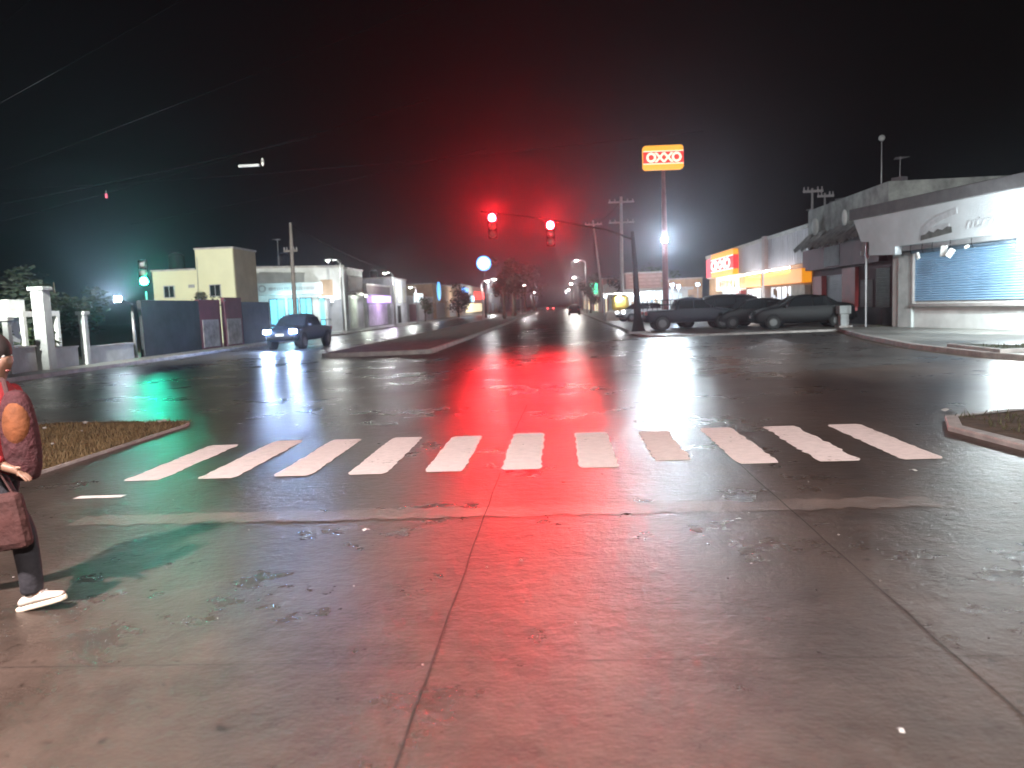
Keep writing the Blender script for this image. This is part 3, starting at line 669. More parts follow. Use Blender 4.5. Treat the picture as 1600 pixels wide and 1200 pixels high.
# ------------------------------------------------------------------ maroon shop between the store and the white building
t = thing("shop", (15.5,37.3,.07), "run down maroon shop with torn grey awning between store and white building", "shop")
MB().box(.3,9,0,11.8,0,4.9).build("wall", mat("dark_maroon_wall",(.09,.03,.035),.8,var=.4,vs=1.5), t)
MB().box(-.1,.3,1.0,12.6,3.1,4.35).build("fascia", maroon_w, t)
MB().box(-.13,-.102,6.2,8.6,3.2,4.3).build("fascia_patch", grey_w, t)
MB().box(.0,9,.2,11.8,4.9,6.75).build("upper_wall", mat("stained_render", (.30,.31,.29), .9, var=.55, vs=.9, bump=.6), t)
b = MB()
for i in range(26):
    y = .3+i*.44; d = rg.uniform(.15,.5)
    b.add([(-.05,y,5.1+rg.uniform(0,.25)),(-.05,y+.42,5.1+rg.uniform(0,.25)),(-.95,y+.42,4.55-d*.3),(-.95,y+.05,4.45-d*.6)], [(0,1,2,3)])
aw = b.build("torn_awning", mat("tarpaulin", (.28,.28,.27), .7, var=.5, vs=2), t); md = aw.modifiers.new('s','SOLIDIFY'); md.thickness = .03
b = MB()
for i in range(30): 
    y = rg.uniform(.3,11.4); s = rg.uniform(.1,.3); b.obox((.6+rg.random(),y,6.75+s*.4), (s,s*1.2,s*.6), rg.random())
b.build("roof_clutter", tile_m, t)
MB().ball((-.3,9.6,5.6), .42, 12, 8, (.4,1,1.2)).ball((-.2,5.2,5.65), .3, 12, 8, (.4,.8,1.4)).build("wall_dishes", white_w, t, smooth=True)
shutter(t, 6.6, 9.2, .1, 2.7, shut_m, x=.29, sgn=-1); shutter(t, .6, 2.2, .3, 2.8, mat("green_grey_shutter",(.2,.24,.23),.6), x=.29, sgn=-1); shutter(t, 2.6, 4.2, .1, 2.3, grey_w, x=.29, sgn=-1)
MB().box(.0,.285,9.4,11.0,.1,2.7).build("red_pier", red_w, t); MB().box(.1,.285,4.5,6.4,.1,3.0).build("red_pier", red_w, t)
MB().box(-.2,.285,.3,4.5,0,.9).build("plinth", dark_w, t)

# ------------------------------------------------------------------ white building on the far right corner (local x outward = to the street)
ang = math.atan2(28.9-35.7, 16.65-15.1)   # facade runs from the far corner towards the viewer
t = thing("corner_building", (15.05,35.9,.13), "white corner building with blue shutter and painted fascia", "building", rz=ang)
# local +x along facade towards viewer, local -y = towards the street
MB().box(0,16,.0,9,0,3.25).build("wall", white_w, t)
fas = mat("fascia_paint", (.50,.53,.55), .75, var=.16, vs=.7)
MB().add([(-1.6,-.9,4.95),(16,-.9,4.95),(16,-.9,3.45),(1.4,-.9,3.5),(1.4,-.9,3.15),(-.4,-.9,3.25),(-.4,-.9,3.85),(-1.0,-.9,3.9)] + [(-1.6,-.6,4.95),(16,-.6,4.95),(16,-.6,3.45),(1.4,-.6,3.5),(1.4,-.6,3.15),(-.4,-.6,3.25),(-.4,-.6,3.85),(-1.0,-.6,3.9)],
   [tuple(range(8)), tuple(range(8,16))[::-1]] + [(i,(i+8),(i+1)%8+8,(i+1)%8) for i in range(8)]).build("fascia", fas, t)
MB().box(-1.5,16,-.6,9,3.3,3.5).box(-1.4,16,-.58,.4,3.5,4.9).build("slab", grey_w, t)
b = MB().box(-1.8,16,-1.0,-.2,4.95,5.45)
b.build("roof_edge", mat("dark_roof_edge", (.10,.095,.10), .8, var=.3), t, bevel=.03)
MB().box(-1.6,16,-.15,9,4.952,5.3).build("roof", tile_m, t)
# painted emblem and writing on the fascia
ink = mat("faded_paint_mark", (.42,.43,.45), .8, var=.25, vs=4, bump=.1)
MB().xzprism([(3.0,3.75),(3.1,4.15),(3.9,4.5),(5.0,4.68),(5.02,4.45),(4.2,4.3),(3.6,4.05),(4.6,4.12),(4.62,3.9),(3.3,3.75)], -.912, -.902).build("painted_emblem", ink, t)
text("lettering", "ntrum", .62, ink, t, (6.5,-.906,4.02), rot=(math.pi/2,0,0), ext=.004, off=.01, sx=1.4, shear=.3)
MB().xzprism([(3.0,3.6),(3.02,3.8),(3.3,3.84),(3.5,3.95),(3.75,3.86),(4.0,3.98),(4.25,3.9),(4.5,4.02),(4.75,3.98),(4.78,3.76)], -.918, -.903).build("dark_stain", mat("stain_grey",(.10,.10,.095),.8,var=.4,vs=4), t)
# shutter in its recess
x0, x1, z0, z1 = 1.55, 8.1, 1.12, 3.15
sb = MB(); z = z0; 
while z < z1-.01:
    zz = z+.098
    pts = [(-.02,z),(-.07,z+.035),(-.07,z+.06),(-.02,zz)]
    for (ya,za),(yb,zb) in zip(pts, pts[1:]): sb.add([(x0,ya,za),(x1,ya,za),(x1,yb,zb),(x0,yb,zb)], [(0,1,2,3)])
    z = zz
sh = sb.build("roller_shutter", blue_m, t)
MB().box(x0-.12,x0,-.16,-.002,z0-.1,z1+.1).box(x1,x1+.10,-.16,-.002,z0-.1,z1+.1).box(x0-.12,x1+.1,-.2,-.002,z0-.22,z0-.1).build("shutter_frame", mat("frame_grey",(.30,.27,.26),.6), sh)
MB().box(x0,x1,-.3,-.004,z1+.01,z1+.12).build("shutter_box", mat("dark_blue_grey",(.10,.15,.2),.6), sh)
MB().box(.55,x0-.125,-.12,-.002,0,3.1).build("corner_pier", mat("pier_paint",(.45,.48,.47),.8), t)
for i, (px, pz, s) in enumerate(((2.9,3.0,.14),(4.4,3.08,.22),(4.75,2.98,.18),(5.6,3.15,.09))):
    MB().obox((px,-.95,pz), (s*.6,.05,s), rz=.3*i, ry=.5*i-.4).build("hanging_bag", white_w, t, bevel=.03)
b = MB()
for px in (2.2,2.9,3.5,4.5,5.6): b.tube([(px,-.75,3.5),(px+.1,-.85,3.25),(px+.25,-.9,3.1)], .012, 5)
b.build("cables", black_p, t)
t2 = thing("wall_lamp", (0,0,0), "blazing white lamp on the white building at the right edge", "lamp")
lp = Matrix.Translation((15.05,35.9,.13)) @ Matrix.Rotation(ang,4,'Z') @ Vector((9.3,-1.7,2.95))
t2.location = lp; t2.rotation_euler.z = ang
MB().box(-.4,.4,-.12,0,-.2,.25).build("housing", darkm, t2, bevel=.02); MB().box(-.36,.36,-.14,-.122,-.17,.22).build("lens", em("wall_lens",(.95,1,1),30), t2)
MB().tube([(0,0,0),(0,.9,.25),(0,1.7,.3)], .03, 8).build("bracket", darkm, t2)
lamp("lamp_light", 'SPOT', (0,.2,-.05), 3000, (.85,.98,1), t2, .15, rot=aim((0,0,0),(-1.2,2.0,-.5)), spot_size=R(160), spot_blend=.3)
lamp("lamp_light", 'POINT', (0,-.3,-.1), 1100, (.85,.98,1), t2, .15)
t = thing("roof_lamp", (18.2,45,6.6), "unlit thin mast lamp standing on the maroon shop roof", "lamp")
MB().tube([(0,0,0),(0,0,3.5)], [.04,.025], 8).build("mast", metal_m, t); MB().ball((0,0,3.6), .17, 10, 8).build("globe", white_w, t, smooth=True)
MB().box(-.15,.15,-.15,.15,0,.06).build("base", metal_m, t)

# post sign and bollard on the corner
t = thing("road_sign", (14.25,36.85,.12), "thin pale post with a small faded pinkish sign seen edge on", "sign")
MB().tube([(0,0,0),(0,0,3.7)], .045, 10).build("post", metal_m, t)
b = MB(); b.tube([(0,-.05,0),(0,-.07,0)], .42, 8); 
o = b.build("sign_plate", mat("faded_red_plate", (.55,.25,.27), .5, bump=0), t, loc=(0,0,3.55), rz=R(58))
MB().box(-.2,.2,-.085,-.072,-.05,.05).build("white_bar", white_w, o)
t = thing("plinth", (13.9,38.7,.07), "pale ribbed concrete block on a short stem beside the dark sedan", "bollard")
MB().box(-.28,.28,-.28,.28,.65,1.05).build("cap", palew, t, bevel=.04); MB().box(-.2,.2,-.2,.2,0,.648).build("stem", palew, t, bevel=.03); 
MB().box(-.32,.32,-.32,.32,-.01,.08).build("foot", kerb_m, t)

# ------------------------------------------------------------------ vehicles
def vehicle(loc, rz, label, cat, name, paint, st, width, belt, wheels, wr=.32, glass=(None,), lights=None, group=None, bed=None, rack=False):
    """st: list of (x, z_bottom, z_top, width_factor) stations from rear to front"""
    t = thing(name, loc, label, cat, group, rz); W2 = width/2; vs, fs = [], []
    def surf_y(z, zt, wf):
        if z <= belt or zt <= belt: return W2*wf
        return W2*wf*(1 - .20*(z-belt)/.5)
    for (x, zb, zt, wf) in st:
        bl = min(zt-.04, belt); top = max(zt, bl+.04)
        ys = [(.0,zb),(W2*wf*.82,zb),(W2*wf*.97,zb+.12),(W2*wf,zb+(bl-zb)*.6),(W2*wf*.97,bl)]
        yr = surf_y(zt, zt, wf) if zt > belt+.1 else W2*wf*.93
        ys += [(yr, top-.05),(yr*.85, top),(0, top+.015)]
        ring = [(x,y,z) for y,z in ys] + [(x,-y,z) for y,z in ys[1:-1]][::-1]
        vs.append(ring)
    n = len(vs[0])
    for i in range(len(st)-1):
        for k in range(n): fs.append((i*n+k, i*n+(k+1)%n, (i+1)*n+(k+1)%n, (i+1)*n+k))
    fs.append(tuple(range(n))[::-1]); fs.append(tuple((len(st)-1)*n+k for k in range(n)))
    MB().add([p for r in vs for p in r], fs).build("body", paint, t, smooth=True, sub=1)
    for (xa, za, xb, zb2, xc, xd) in (lights or {}).get('glass', []):
        for sg in (1,-1):
            q = []
            for x, z in ((xa,za),(xb,za),(xd,zb2),(xc,zb2)):
                q.append((x, sg*(surf_y(z, 9, 1)+.012), z))
            MB().add(q + [(x, y-sg*.03, z) for x,y,z in q], [(0,1,2,3),(7,6,5,4),(0,4,5,1),(1,5,6,2),(2,6,7,3),(3,7,4,0)]).build("side_window", glass_m, t)
    for (xa, za, xb, zb2) in (lights or {}).get('screens', []):
        ya, yb = surf_y(za,9,1)*.9, surf_y(zb2,9,1)*.86
        q = [(xa,-ya,za),(xa,ya,za),(xb,yb,zb2),(xb,-yb,zb2)]
        d = .03 if xb < xa else -.03
        MB().add([(x+d,y,z+.02) for x,y,z in q] + [(x-d,y,z-.03) for x,y,z in q], [(0,1,2,3),(7,6,5,4),(0,4,5,1),(1,5,6,2),(2,6,7,3),(3,7,4,0)]).build("windscreen", glass_m, t)
    for wx in wheels:
        for sg in (1,-1):
            wl = MB().tube([(wx,sg*(W2-.2),wr),(wx,sg*(W2-.02),wr),(wx,sg*(W2+.015),wr)], [wr,wr,wr*.9], 20).build("wheel", mat("tyre",(.02,.02,.02),.8,bump=0), t)
            rb = MB().tube([(wx,sg*(W2+.016),wr),(wx,sg*(W2+.03),wr)], [wr*.6,wr*.52], 14)
            rb.build("rim", mat("dull_alloy",(.10,.10,.10),.5,.5,bump=0), wl)
            MB().tube([(wx,sg*(W2-.25),wr+.03),(wx,sg*(W2-.006),wr+.03)], wr*1.17, 20).build("wheel_arch", black_p, t)
    xe, xr = st[-1][0], st[0][0]
    for sg in (1,-1):
        y = sg*W2*.74
        hl = MB().box(xe-.12,xe+.03,y-.17,y+.17,belt-.30,belt-.12).build("headlight", (lights or {}).get('hm', glass_m), t, bevel=.02)
        MB().box(xr-.03,xr+.1,y-.15,y+.15,belt-.28,belt-.08).build("tail_light", (lights or {}).get('tm', mat("tail_red",(.25,.01,.01),.3,bump=0)), t, bevel=.02)
        MB().obox(((lights or {}).get('mx', xe-1.5), sg*(W2+.09), belt+.08), (.06,.1,.07)).build("mirror", paint, t, bevel=.02)
    MB().box(xe-.02,xe+.04,-W2*.8,W2*.8,st[-1][1]+.02,st[-1][1]+.2).build("front_bumper", black_p, t, bevel=.02)
    MB().box(xr-.04,xr+.02,-W2*.8,W2*.8,st[0][1]+.02,st[0][1]+.2).build("rear_bumper", black_p, t, bevel=.02)
    MB().box(xe+.03,xe+.045,-.22,.22,st[-1][1]+.2,st[-1][1]+.32).build("number_plate", white_w, t)
    return t
blackp = mat("black_car_paint", (.008,.008,.009), .5, var=.1, bump=0, spec=.22)
greyp = mat("charcoal_car_paint", (.008,.008,.009), .5, var=.1, bump=0, spec=.22)
navyp = mat("navy_car_paint", (.01,.012,.02), .5, var=.1, bump=0, spec=.22)
silverp = mat("silver_car_paint", (.3,.3,.3), .35, .4, var=.1, bump=0, coat=.15)
sedan = [(-2.2,.42,.75,.80),(-2.12,.3,1.0,.92),(-1.6,.24,1.06,.98),(-1.15,.22,1.12,1),(-.75,.22,1.40,1),(-.3,.22,1.46,1),(.25,.22,1.44,1),(.7,.22,1.25,1),(1.05,.22,1.0,1),(1.6,.22,.92,.98),(2.1,.28,.78,.90),(2.22,.36,.62,.78)]
sedan_g = [(-1.3,.98,-.35,1.34,-.85,-.35),(-.28,.98,.78,1.36,-.28,.42)]
sedan_s = [(1.12,.99,.42,1.40),(-1.42,1.04,-.86,1.38)]
hatch = [(-1.95,.42,.9,.85),(-1.9,.3,1.2,.93),(-1.6,.24,1.46,.98),(-1.0,.22,1.56,1),(-.3,.22,1.58,1),(.3,.22,1.5,1),(.75,.22,1.22,1),(1.05,.22,1.02,1),(1.5,.24,.92,.97),(1.85,.3,.75,.88),(1.92,.36,.62,.78)]
pick = [(-2.6,.5,.8,.88),(-2.55,.42,1.14,.95),(-1.2,.40,1.14,.98),(-1.1,.38,1.14,1),(-.92,.38,1.14,1),(-.86,.38,1.72,1),(-.3,.38,1.80,1),(.4,.38,1.76,1),(.85,.38,1.4,1),(1.15,.38,1.16,1),(1.8,.38,1.1,.99),(2.35,.42,1.0,.94),(2.48,.5,.85,.86)]
pick_g = [(-.76,1.16,.0,1.6,-.7,.0),(.06,1.16,.95,1.6,.06,.55)]
suv = [(-2.3,.45,1.0,.88),(-2.25,.4,1.5,.94),(-1.9,.36,1.76,.98),(-1.0,.34,1.84,1),(0,.34,1.84,1),(.5,.34,1.72,1),(.95,.34,1.3,1),(1.2,.34,1.14,1),(1.8,.34,1.06,.98),(2.2,.4,.9,.93),(2.32,.48,.75,.84)]
suv_g = [(-1.85,1.18,-1.0,1.64,-1.75,-1.0),(-.9,1.18,.0,1.66,-.9,.0),(.08,1.18,1.0,1.62,.08,.6)]
lm_ = dict(glass=sedan_g, screens=sedan_s, mx=.85)
# parked in front of the store, side on
vehicle((12.3,40.1,.07), R(176), "black sedan parked side on, closest to the pale block", "car", "parked_car", blackp, [(x*1.12,a,b_*1.15,c) for x,a,b_,c in sedan], 1.85, 1.03, (-1.5,1.55), .34, lights=dict(glass=[(a*1.12,b_*1.12,c*1.12,d*1.14,e*1.12,f_*1.12) for a,b_,c,d,e,f_ in sedan_g], screens=[(a*1.12,b_*1.13,c*1.12,d*1.15) for a,b_,c,d in sedan_s], mx=.95), group="cars parked by the store")
vehicle((10.6,43.4,.07), R(183), "dark hatchback parked half hidden behind the black sedan", "car", "parked_car", greyp, hatch, 1.75, 1.0, (-1.25,1.25), .31, lights=dict(glass=[(-1.5,1.02,-.5,1.45,-1.4,-.5),(-.42,1.02,.75,1.45,-.42,.4)], screens=[(1.1,1.02,.42,1.46)], mx=.8), group="cars parked by the store")
pk = vehicle((7.3,43.6,.07), R(2), "dark pickup truck with side rails parked behind the signal mast", "pickup truck", "parked_pickup_truck", navyp, pick, 1.85, 1.14, (-1.7,1.6), .38, lights=dict(glass=pick_g, screens=[(1.2,1.16,.48,1.68)], mx=1.0), group="cars parked by the store")
b = MB()
for sg in (1,-1):
    for z in (1.4,1.66): b.tube([(-2.5,sg*.85,z),(-.9,sg*.85,z)], .025, 6)
    for x in (-2.5,-1.95,-1.4,-.92): b.tube([(x,sg*.85,1.1),(x,sg*.85,1.66)], .025, 6)
b.build("bed_rails", black_p, pk)
vehicle((9.2,46.6,.07), R(180), "long grey van behind the pickup truck", "van", "parked_van", greyp, [(x*1.15,a,b_*1.02,c) for x,a,b_,c in suv], 1.9, 1.15, (-1.6,1.7), .35, lights=dict(glass=[(a*1.15,b_,c*1.15,d,e*1.15,f_*1.15) for a,b_,c,d,e,f_ in suv_g], screens=[(1.4,1.18,.75,1.7)], mx=1.1), group="cars parked by the store")
vehicle((14.0,46.0,.07), R(185), "silver grey car glimpsed behind the black sedan's bonnet", "car", "parked_car", silverp, sedan, 1.78, 1.0, (-1.35,1.4), .31, lights=lm_, group="cars parked by the store")
# oncoming pickup with headlights on, left carriageway
hv = vehicle((-13.85,40.3,.0), R(-94), "dark pickup with blue white headlights on, turning across the left road", "pickup truck", "pickup_truck", navyp, pick, 1.85, 1.14, (-1.7,1.6), .38, lights=dict(glass=pick_g, screens=[(1.2,1.16,.48,1.68)], mx=1.0, hm=em("headlamp_on", (.30,.50,1), 500)))
b = MB()
for sg in (1,-1):
    b.tube([(-2.5,sg*.85,1.42),(-.9,sg*.85,1.42)], .03, 6)
    for x in (-2.5,-1.7,-.95): b.tube([(x,sg*.85,1.1),(x,sg*.85,1.42)], .03, 6)
b.build("bed_rails", metal_m, hv)
for sg in (1,-1): lamp("lamp_light", 'SPOT', (2.65,sg*.68,.92), 480, (.55,.72,1), hv, .08, rot=(R(84),0,R(-90)), spot_size=R(110), spot_blend=.9)
# far traffic
vehicle((2.3,118,.0), R(90), "dark car driving away far down the road", "car", "car", blackp, hatch, 1.75, 1.0, (-1.25,1.25), .31)
vehicle((-2.0,190,.0), R(90), "most distant car with glowing red tail lights", "car", "car", blackp, sedan, 1.8, 1.0, (-1.35,1.4), .31, lights=dict(tm=em("tail_on",(1,.1,.1),14)))
vehicle((6.9,66,.05), R(200), "pale car parked beside the yellow food stall", "car", "parked_car", silverp, hatch, 1.75, 1.0, (-1.25,1.25), .31, lights=dict(glass=[(-1.5,1.02,-.5,1.45,-1.4,-.5),(-.42,1.02,.75,1.45,-.42,.4)], screens=[(1.1,1.02,.42,1.46)], mx=.8, hm=em("headlamp_dim",(.9,.95,1),8)), group="cars parked by the store")
vehicle((-15.9,215,.0), R(-90), "distant van parked by the red lit sign", "van", "van", silverp, suv, 1.9, 1.15, (-1.6,1.6), .35)

# ------------------------------------------------------------------ stalls and shops behind the parked cars
t = thing("food_stall", (5.4,70,.05), "small roadside stall with yellow canvas and white awning lamps", "stall")
MB().box(-1.4,1.9,0,2.4,2.35,2.5).build("awning", white_w, t); 
for x in (-1.35,1.85): MB().tube([(x,.05,0),(x,.05,2.35)], .04, 6).build("post", metal_m, t)
MB().prism([(-.6,-.2),(.9,-.2),(.9,.6),(-.6,.6)], .9, 2.2).build("yellow_canvas", mat("yellow_canvas",(.6,.42,.08),.8,var=.3), t, bevel=.25)
MB().box(-1.1,1.4,-.3,.7,.0,.88).build("counter", mat("counter_cream",(.5,.45,.42),.7), t, bevel=.03)
for x in (-1.2,.1,1.2):
    MB().ball((x,-.05,2.2), .11).build("bulb", em("bulb_blue", (.75,.87,1), 18), t)
lamp("lamp_light", 'POINT', (0,-.3,2.0), 260, (.95,.97,1), t, .1)
t = thing("shop", (7.8,76,.05), "open fronted shop with a row of bluish lamps under its canopy", "shop")
MB().box(-1.2,5,1.5,7,0,2.9).build("wall", white_w, t); MB().box(-1.4,5.2,-.6,1.5,2.6,2.85).build("canopy", white_w, t)
MB().box(-1.1,4.4,1.42,1.49,.5,2.3).build("shelf_wall", em("shelves_lit", (.65,.75,.8), .6), t)
for i in range(4): MB().ball((-1.0+1.25*i,-.2,2.35), .13).build("bulb", em("bulb_blue2", (.6,.8,1), 25), t)
for i in range(14): MB().box(-1+.38*i,-.75+.38*i,1.36,1.41,rg.uniform(.6,1.5),rg.uniform(1.6,1.9)).build("goods", rg.choice([red_w,tan_w,yellow_w,blue_m,white_w]), t)
lamp("lamp_light", 'POINT', (1,-.3,2.0), 500, (.8,.9,1), t, .3)
t = thing("building", (8.0,92,.05), "plain pinkish brick building behind the tall sign post", "building")
MB().box(0,4.6,0,8,0,4.9).build("wall", pink_w, t); MB().box(-.1,4.7,-.1,8.1,4.9,5.05).build("roof", kerb_m, t)
b = MB()
for r_ in range(5): b.box(.3,4.3,-.04,-.002,2.7+r_*.42,2.95+r_*.42)
b.build("painted_bands", mat("faded_band",(.40,.26,.22),.8), t)
lamp("lamp_light", 'POINT', (2,-5,4.5), 700, (1,.9,.88), t, .3)
t = thing("building", (13.0,84,.05), "tan side building just left of the convenience store", "building")
MB().box(-1,2.4,0,7,0,3.8).build("wall", tan_w, t); MB().box(-1.1,2.5,-.1,7.1,3.8,3.95).build("roof", kerb_m, t)
MB().box(.4,1.5,-.03,-.002,0,2.1).build("door", wood_m, t)
lamp("lamp_light", 'POINT', (0,-4,2.6), 500, (1,.88,.75), t, .3)
zl = iter(["blue white lamp on a short pole above the pickup, leftmost of three", "blue white lamp on a short pole above the pickup, middle of three", "blue white lamp on a short pole above the pickup, rightmost of three"])
for px, z in ((9.0,2.75),(9.5,2.62),(11.0,2.7)):
    t = thing("work_lamp", (px,62,.05), next(zl), "lamp", "lamps above the parked pickup")
    MB().tube([(0,0,0),(0,0,z)], .03, 8).build("pole", metal_m, t)
    MB().box(-.14,.14,-.06,.04,z,z+.2).build("housing", darkm, t); MB().box(-.12,.12,-.07,-.062,z+.02,z+.18).build("lens", em("work_lens",(.45,.7,1),35), t)
    if px == 9.5: lamp("lamp_light", 'POINT', (0,-.3,z+.1), 500, (.6,.8,1), t, .1)
for i, (x, y, h, r_, lb) in enumerate(((11.5,96,6.2,2.6,"pale green tree behind the blue white lamps"), (14.5,101,5.8,2.4,"greyish tree left of the store sign"), (5.2,128,6.5,2.2,"dark street tree by the leaning utility pole"), (9.5,110,5.5,2.4,"dark tree behind the pinkish building"))):
    tree((x,y,.05), h, r_, lb, leaf_m if i < 2 else leafd_m, 1800, h*.3, seed=70+i, leaf=.18)
# right hand shop row further down the road
zl = iter(["white fronted shop next beyond the leaning pole", "narrow pinkish shop further down the right side", "pale shop with a green lit sign down the right side", "low grey shop near the end of the right side", "last pale building on the right side of the road"])
for i, (y0, y1, h, m_) in enumerate(((112,124,4.2,white_w),(125,138,5.4,pink_w),(139,160,4.0,white_w),(161,190,4.6,grey_w),(192,240,5.0,white_w))):
    t = thing("shop", (7.2,y0,.05), next(zl), "shop", "shops down the right side")
    MB().box(0,8,0,y1-y0,0,h).build("wall", m_, t); MB().box(-.1,8.1,-.1,y1-y0+.1,h,h+.15).build("roof", kerb_m, t)
    k = 1.0
    while k+2.6 < y1-y0: MB().box(-.03,-.002,k,k+2.4,.1,2.5).build("shutter", rg.choice([shut_m,grey_w,em("warm_lit_glass",(1,.85,.55),1.2),red_w]), t); k += 3.4
    if i == 2: MB().box(-1.5,-.1,2,3,3.3,5.2).build("green_sign", em("green_sign",(.1,.9,.5),2.2), t)
zl = iter(["shuttered shop beyond the red lit sign on the left", "last low building down the left side"])
for i, (y0, y1, h) in enumerate(((210,240,5.2),(242,285,5.6))):
    t, L_ = shop_block("shop", y0, y1, h, pink_w, next(zl), x=-18.5)
    shutter(t, 2, 9, .1, 2.6, shut_m, step=.3); shutter(t, 12, 19, .1, 2.6, tan_w, step=.3)

# ------------------------------------------------------------------ overhead cables
def cable(p0, p1, sag, label, r=.022):
    p0, p1 = Vector(p0), Vector(p1); pts = []
    for i in range(25):
        t_ = i/24; p = p0.lerp(p1, t_); p.z -= sag*4*t_*(1-t_); pts.append(p)
    tag(MB().tube(pts, r, 6).build("cable", mat("cable_sheath",(.004,.004,.005),.95,bump=0,spec=.03)), label, "cable", "overhead cables")
def span(a, b, z):   # extend a straight span both ways
    a, b = Vector((*a, z)), Vector((*b, z)); d = (b-a).normalized(); return a-d*9, b+d*16
for (a, b, z, lb, r_) in (((-17.66,24.42),(-10.18,18.96),9,"highest overhead cable crossing the top left sky",.009), ((-25.7,35.04),(-8.52,22.86),9,"second overhead cable down in the left sky",.011), ((-30.6,43.07),(-23.8,39.43),9,"thick bright overhead cable just above the marker",.03),
    ((-38.3,51.6),(-17.3,36.64),9,"overhead cable carrying the red marker",.018), ((-24.6,51.6),(-16.1,45.5),9,"lowest overhead cable left of the long white shop",.016), ((-13.0,18.26),(-11.75,17.31),9,"overhead cable cutting the extreme top left corner",.008)):
    p, q = span(a, b, z); cable(p, q, .15, lb, r_)
t = thing("cable_marker", (-24.7,41.8,8.78), "small red tag hanging on an overhead cable at left", "marker")
MB().box(-.05,.05,-.05,.05,-.22,.02).build("tag", em("red_tag_glow",(1,.15,.25),.8), t, bevel=.02); MB().tube([(.0,0,.02),(.0,0,.2)], .012, 6).build("hook", white_w, t)  # tag's reflected glint put in as emission
t = thing("cable_box", (-13.73,36,8.9), "small pale cable splice box hung in the dark sky above the white shop", "cable box")
MB().box(-1.0,.0,-.08,.08,-.2,-.08).build("splice_case", grey_w, t, bevel=.02); MB().ball((.15,0,0), .12, 8, 6, (.6,.6,1.6)).build("cap", white_w, t)
cable((-32,42.2,9.4), (6.2,33,8.6), .3, "cable from which the pale splice box hangs", .012)
cable((6.2,75,11.3), (4.7,100,11.9), .5, "cable joining the two right hand utility poles", .03)
cable((-17.3,50,7.6), (-20,92,6.6), .4, "cable running from the tallest left pole along the shops", .02)

# ------------------------------------------------------------------ pedestrian at the left edge
def skin(name, nodes, edges, m, parent, sub=2, root=0, loc=None):
    me = bpy.data.meshes.new(name); me.from_pydata([n_[0] for n_ in nodes], edges, []); me.update()
    o = bpy.data.objects.new(name, me); COL.objects.link(o); o.parent = parent
    if loc: o.location = loc
    md = o.modifiers.new('skin', 'SKIN'); md.use_smooth_shade = True
    for i, n_ in enumerate(nodes):
        r_ = n_[1]; me.skin_vertices[0].data[i].radius = (r_, r_) if isinstance(r_, float) else r_
        me.skin_vertices[0].data[i].use_root = (i == root)
    s_ = o.modifiers.new('sub', 'SUBSURF'); s_.levels = sub; s_.render_levels = sub
    me.materials.append(m); return o
skin_m = mat("skin", (.22,.125,.085), .5, var=.08, bump=.05)
t = thing("person", (-3.53,4.5,.004), "pedestrian in red jacket and dark trousers stepping into view at the left edge", "person")
# local: +x is walking direction; right side is -y (towards the camera)
nodes = [((0,0,.90),.125), ((.01,0,1.08),.12), ((.03,0,1.26),.14), ((.045,0,1.385),.075), ((.06,0,1.44),.05), ((.075,0,1.53),.085), ((.085,0,1.60),.082), ((.165,0,1.53),.022),
 ((.01,-.10,.86),.085), ((.205,-.10,.49),.058), ((.23,-.10,.12),.04), ((.32,-.10,.06),.032), ((.40,-.10,.09),.026),
 ((-.03,.10,.86),.085), ((-.10,.10,.47),.058), ((-.42,.10,.20),.04), ((-.40,.10,.09),.032), ((-.32,.10,.03),.028),
 ((.03,-.19,1.32),.055), ((.06,-.24,1.06),.042), ((.24,-.25,.93),.03), ((.30,-.25,.90),.024),
 ((.02,.19,1.32),.055), ((-.12,.24,1.07),.042), ((-.14,.24,.84),.03), ((-.14,.24,.79),.024)]
E_ = [(0,1),(1,2),(2,3),(3,4),(4,5),(5,6),(5,7),(0,8),(8,9),(9,10),(10,11),(11,12),(0,13),(13,14),(14,15),(15,16),(16,17),(2,18),(18,19),(19,20),(20,21),(2,22),(22,23),(23,24),(24,25)]
def fingers(base, d, wr):
    for k in range(4):
        o0 = len(nodes); off = Vector((0,-.028+.019*k,0)); L = (.03,.034,.032,.026)[k]
        p = Vector(base)+off*.6+Vector(d)*.04; nodes.append((tuple(p), .010)); E_.append((wr, o0))
        p2 = p+Vector(d)*L+off*.25+Vector((0,0,-.006)); nodes.append((tuple(p2), .0085)); E_.append((o0,o0+1))
        p3 = p2+Vector(d)*L*.8+Vector((-d[2]*-.0,0,-.018)); nodes.append((tuple(p3), .0075)); E_.append((o0+1,o0+2))
    o0 = len(nodes); p = Vector(base)+Vector((.01,.0,.022)); nodes.append((tuple(p), .011)); E_.append((wr,o0))
    nodes.append((tuple(p+Vector(d)*.035+Vector((0,0,.012))), .009)); E_.append((o0,o0+1))
fingers((.31,-.25,.895), (.93,0,-.35), 21); fingers((-.14,.24,.78), (.15,0,-.98), 25)
skin("body", nodes, E_, skin_m, t, 1)
jm = mat("dark_red_jacket", (.30,.02,.025), .85, var=.35, vs=5, bump=.35, bs=14)
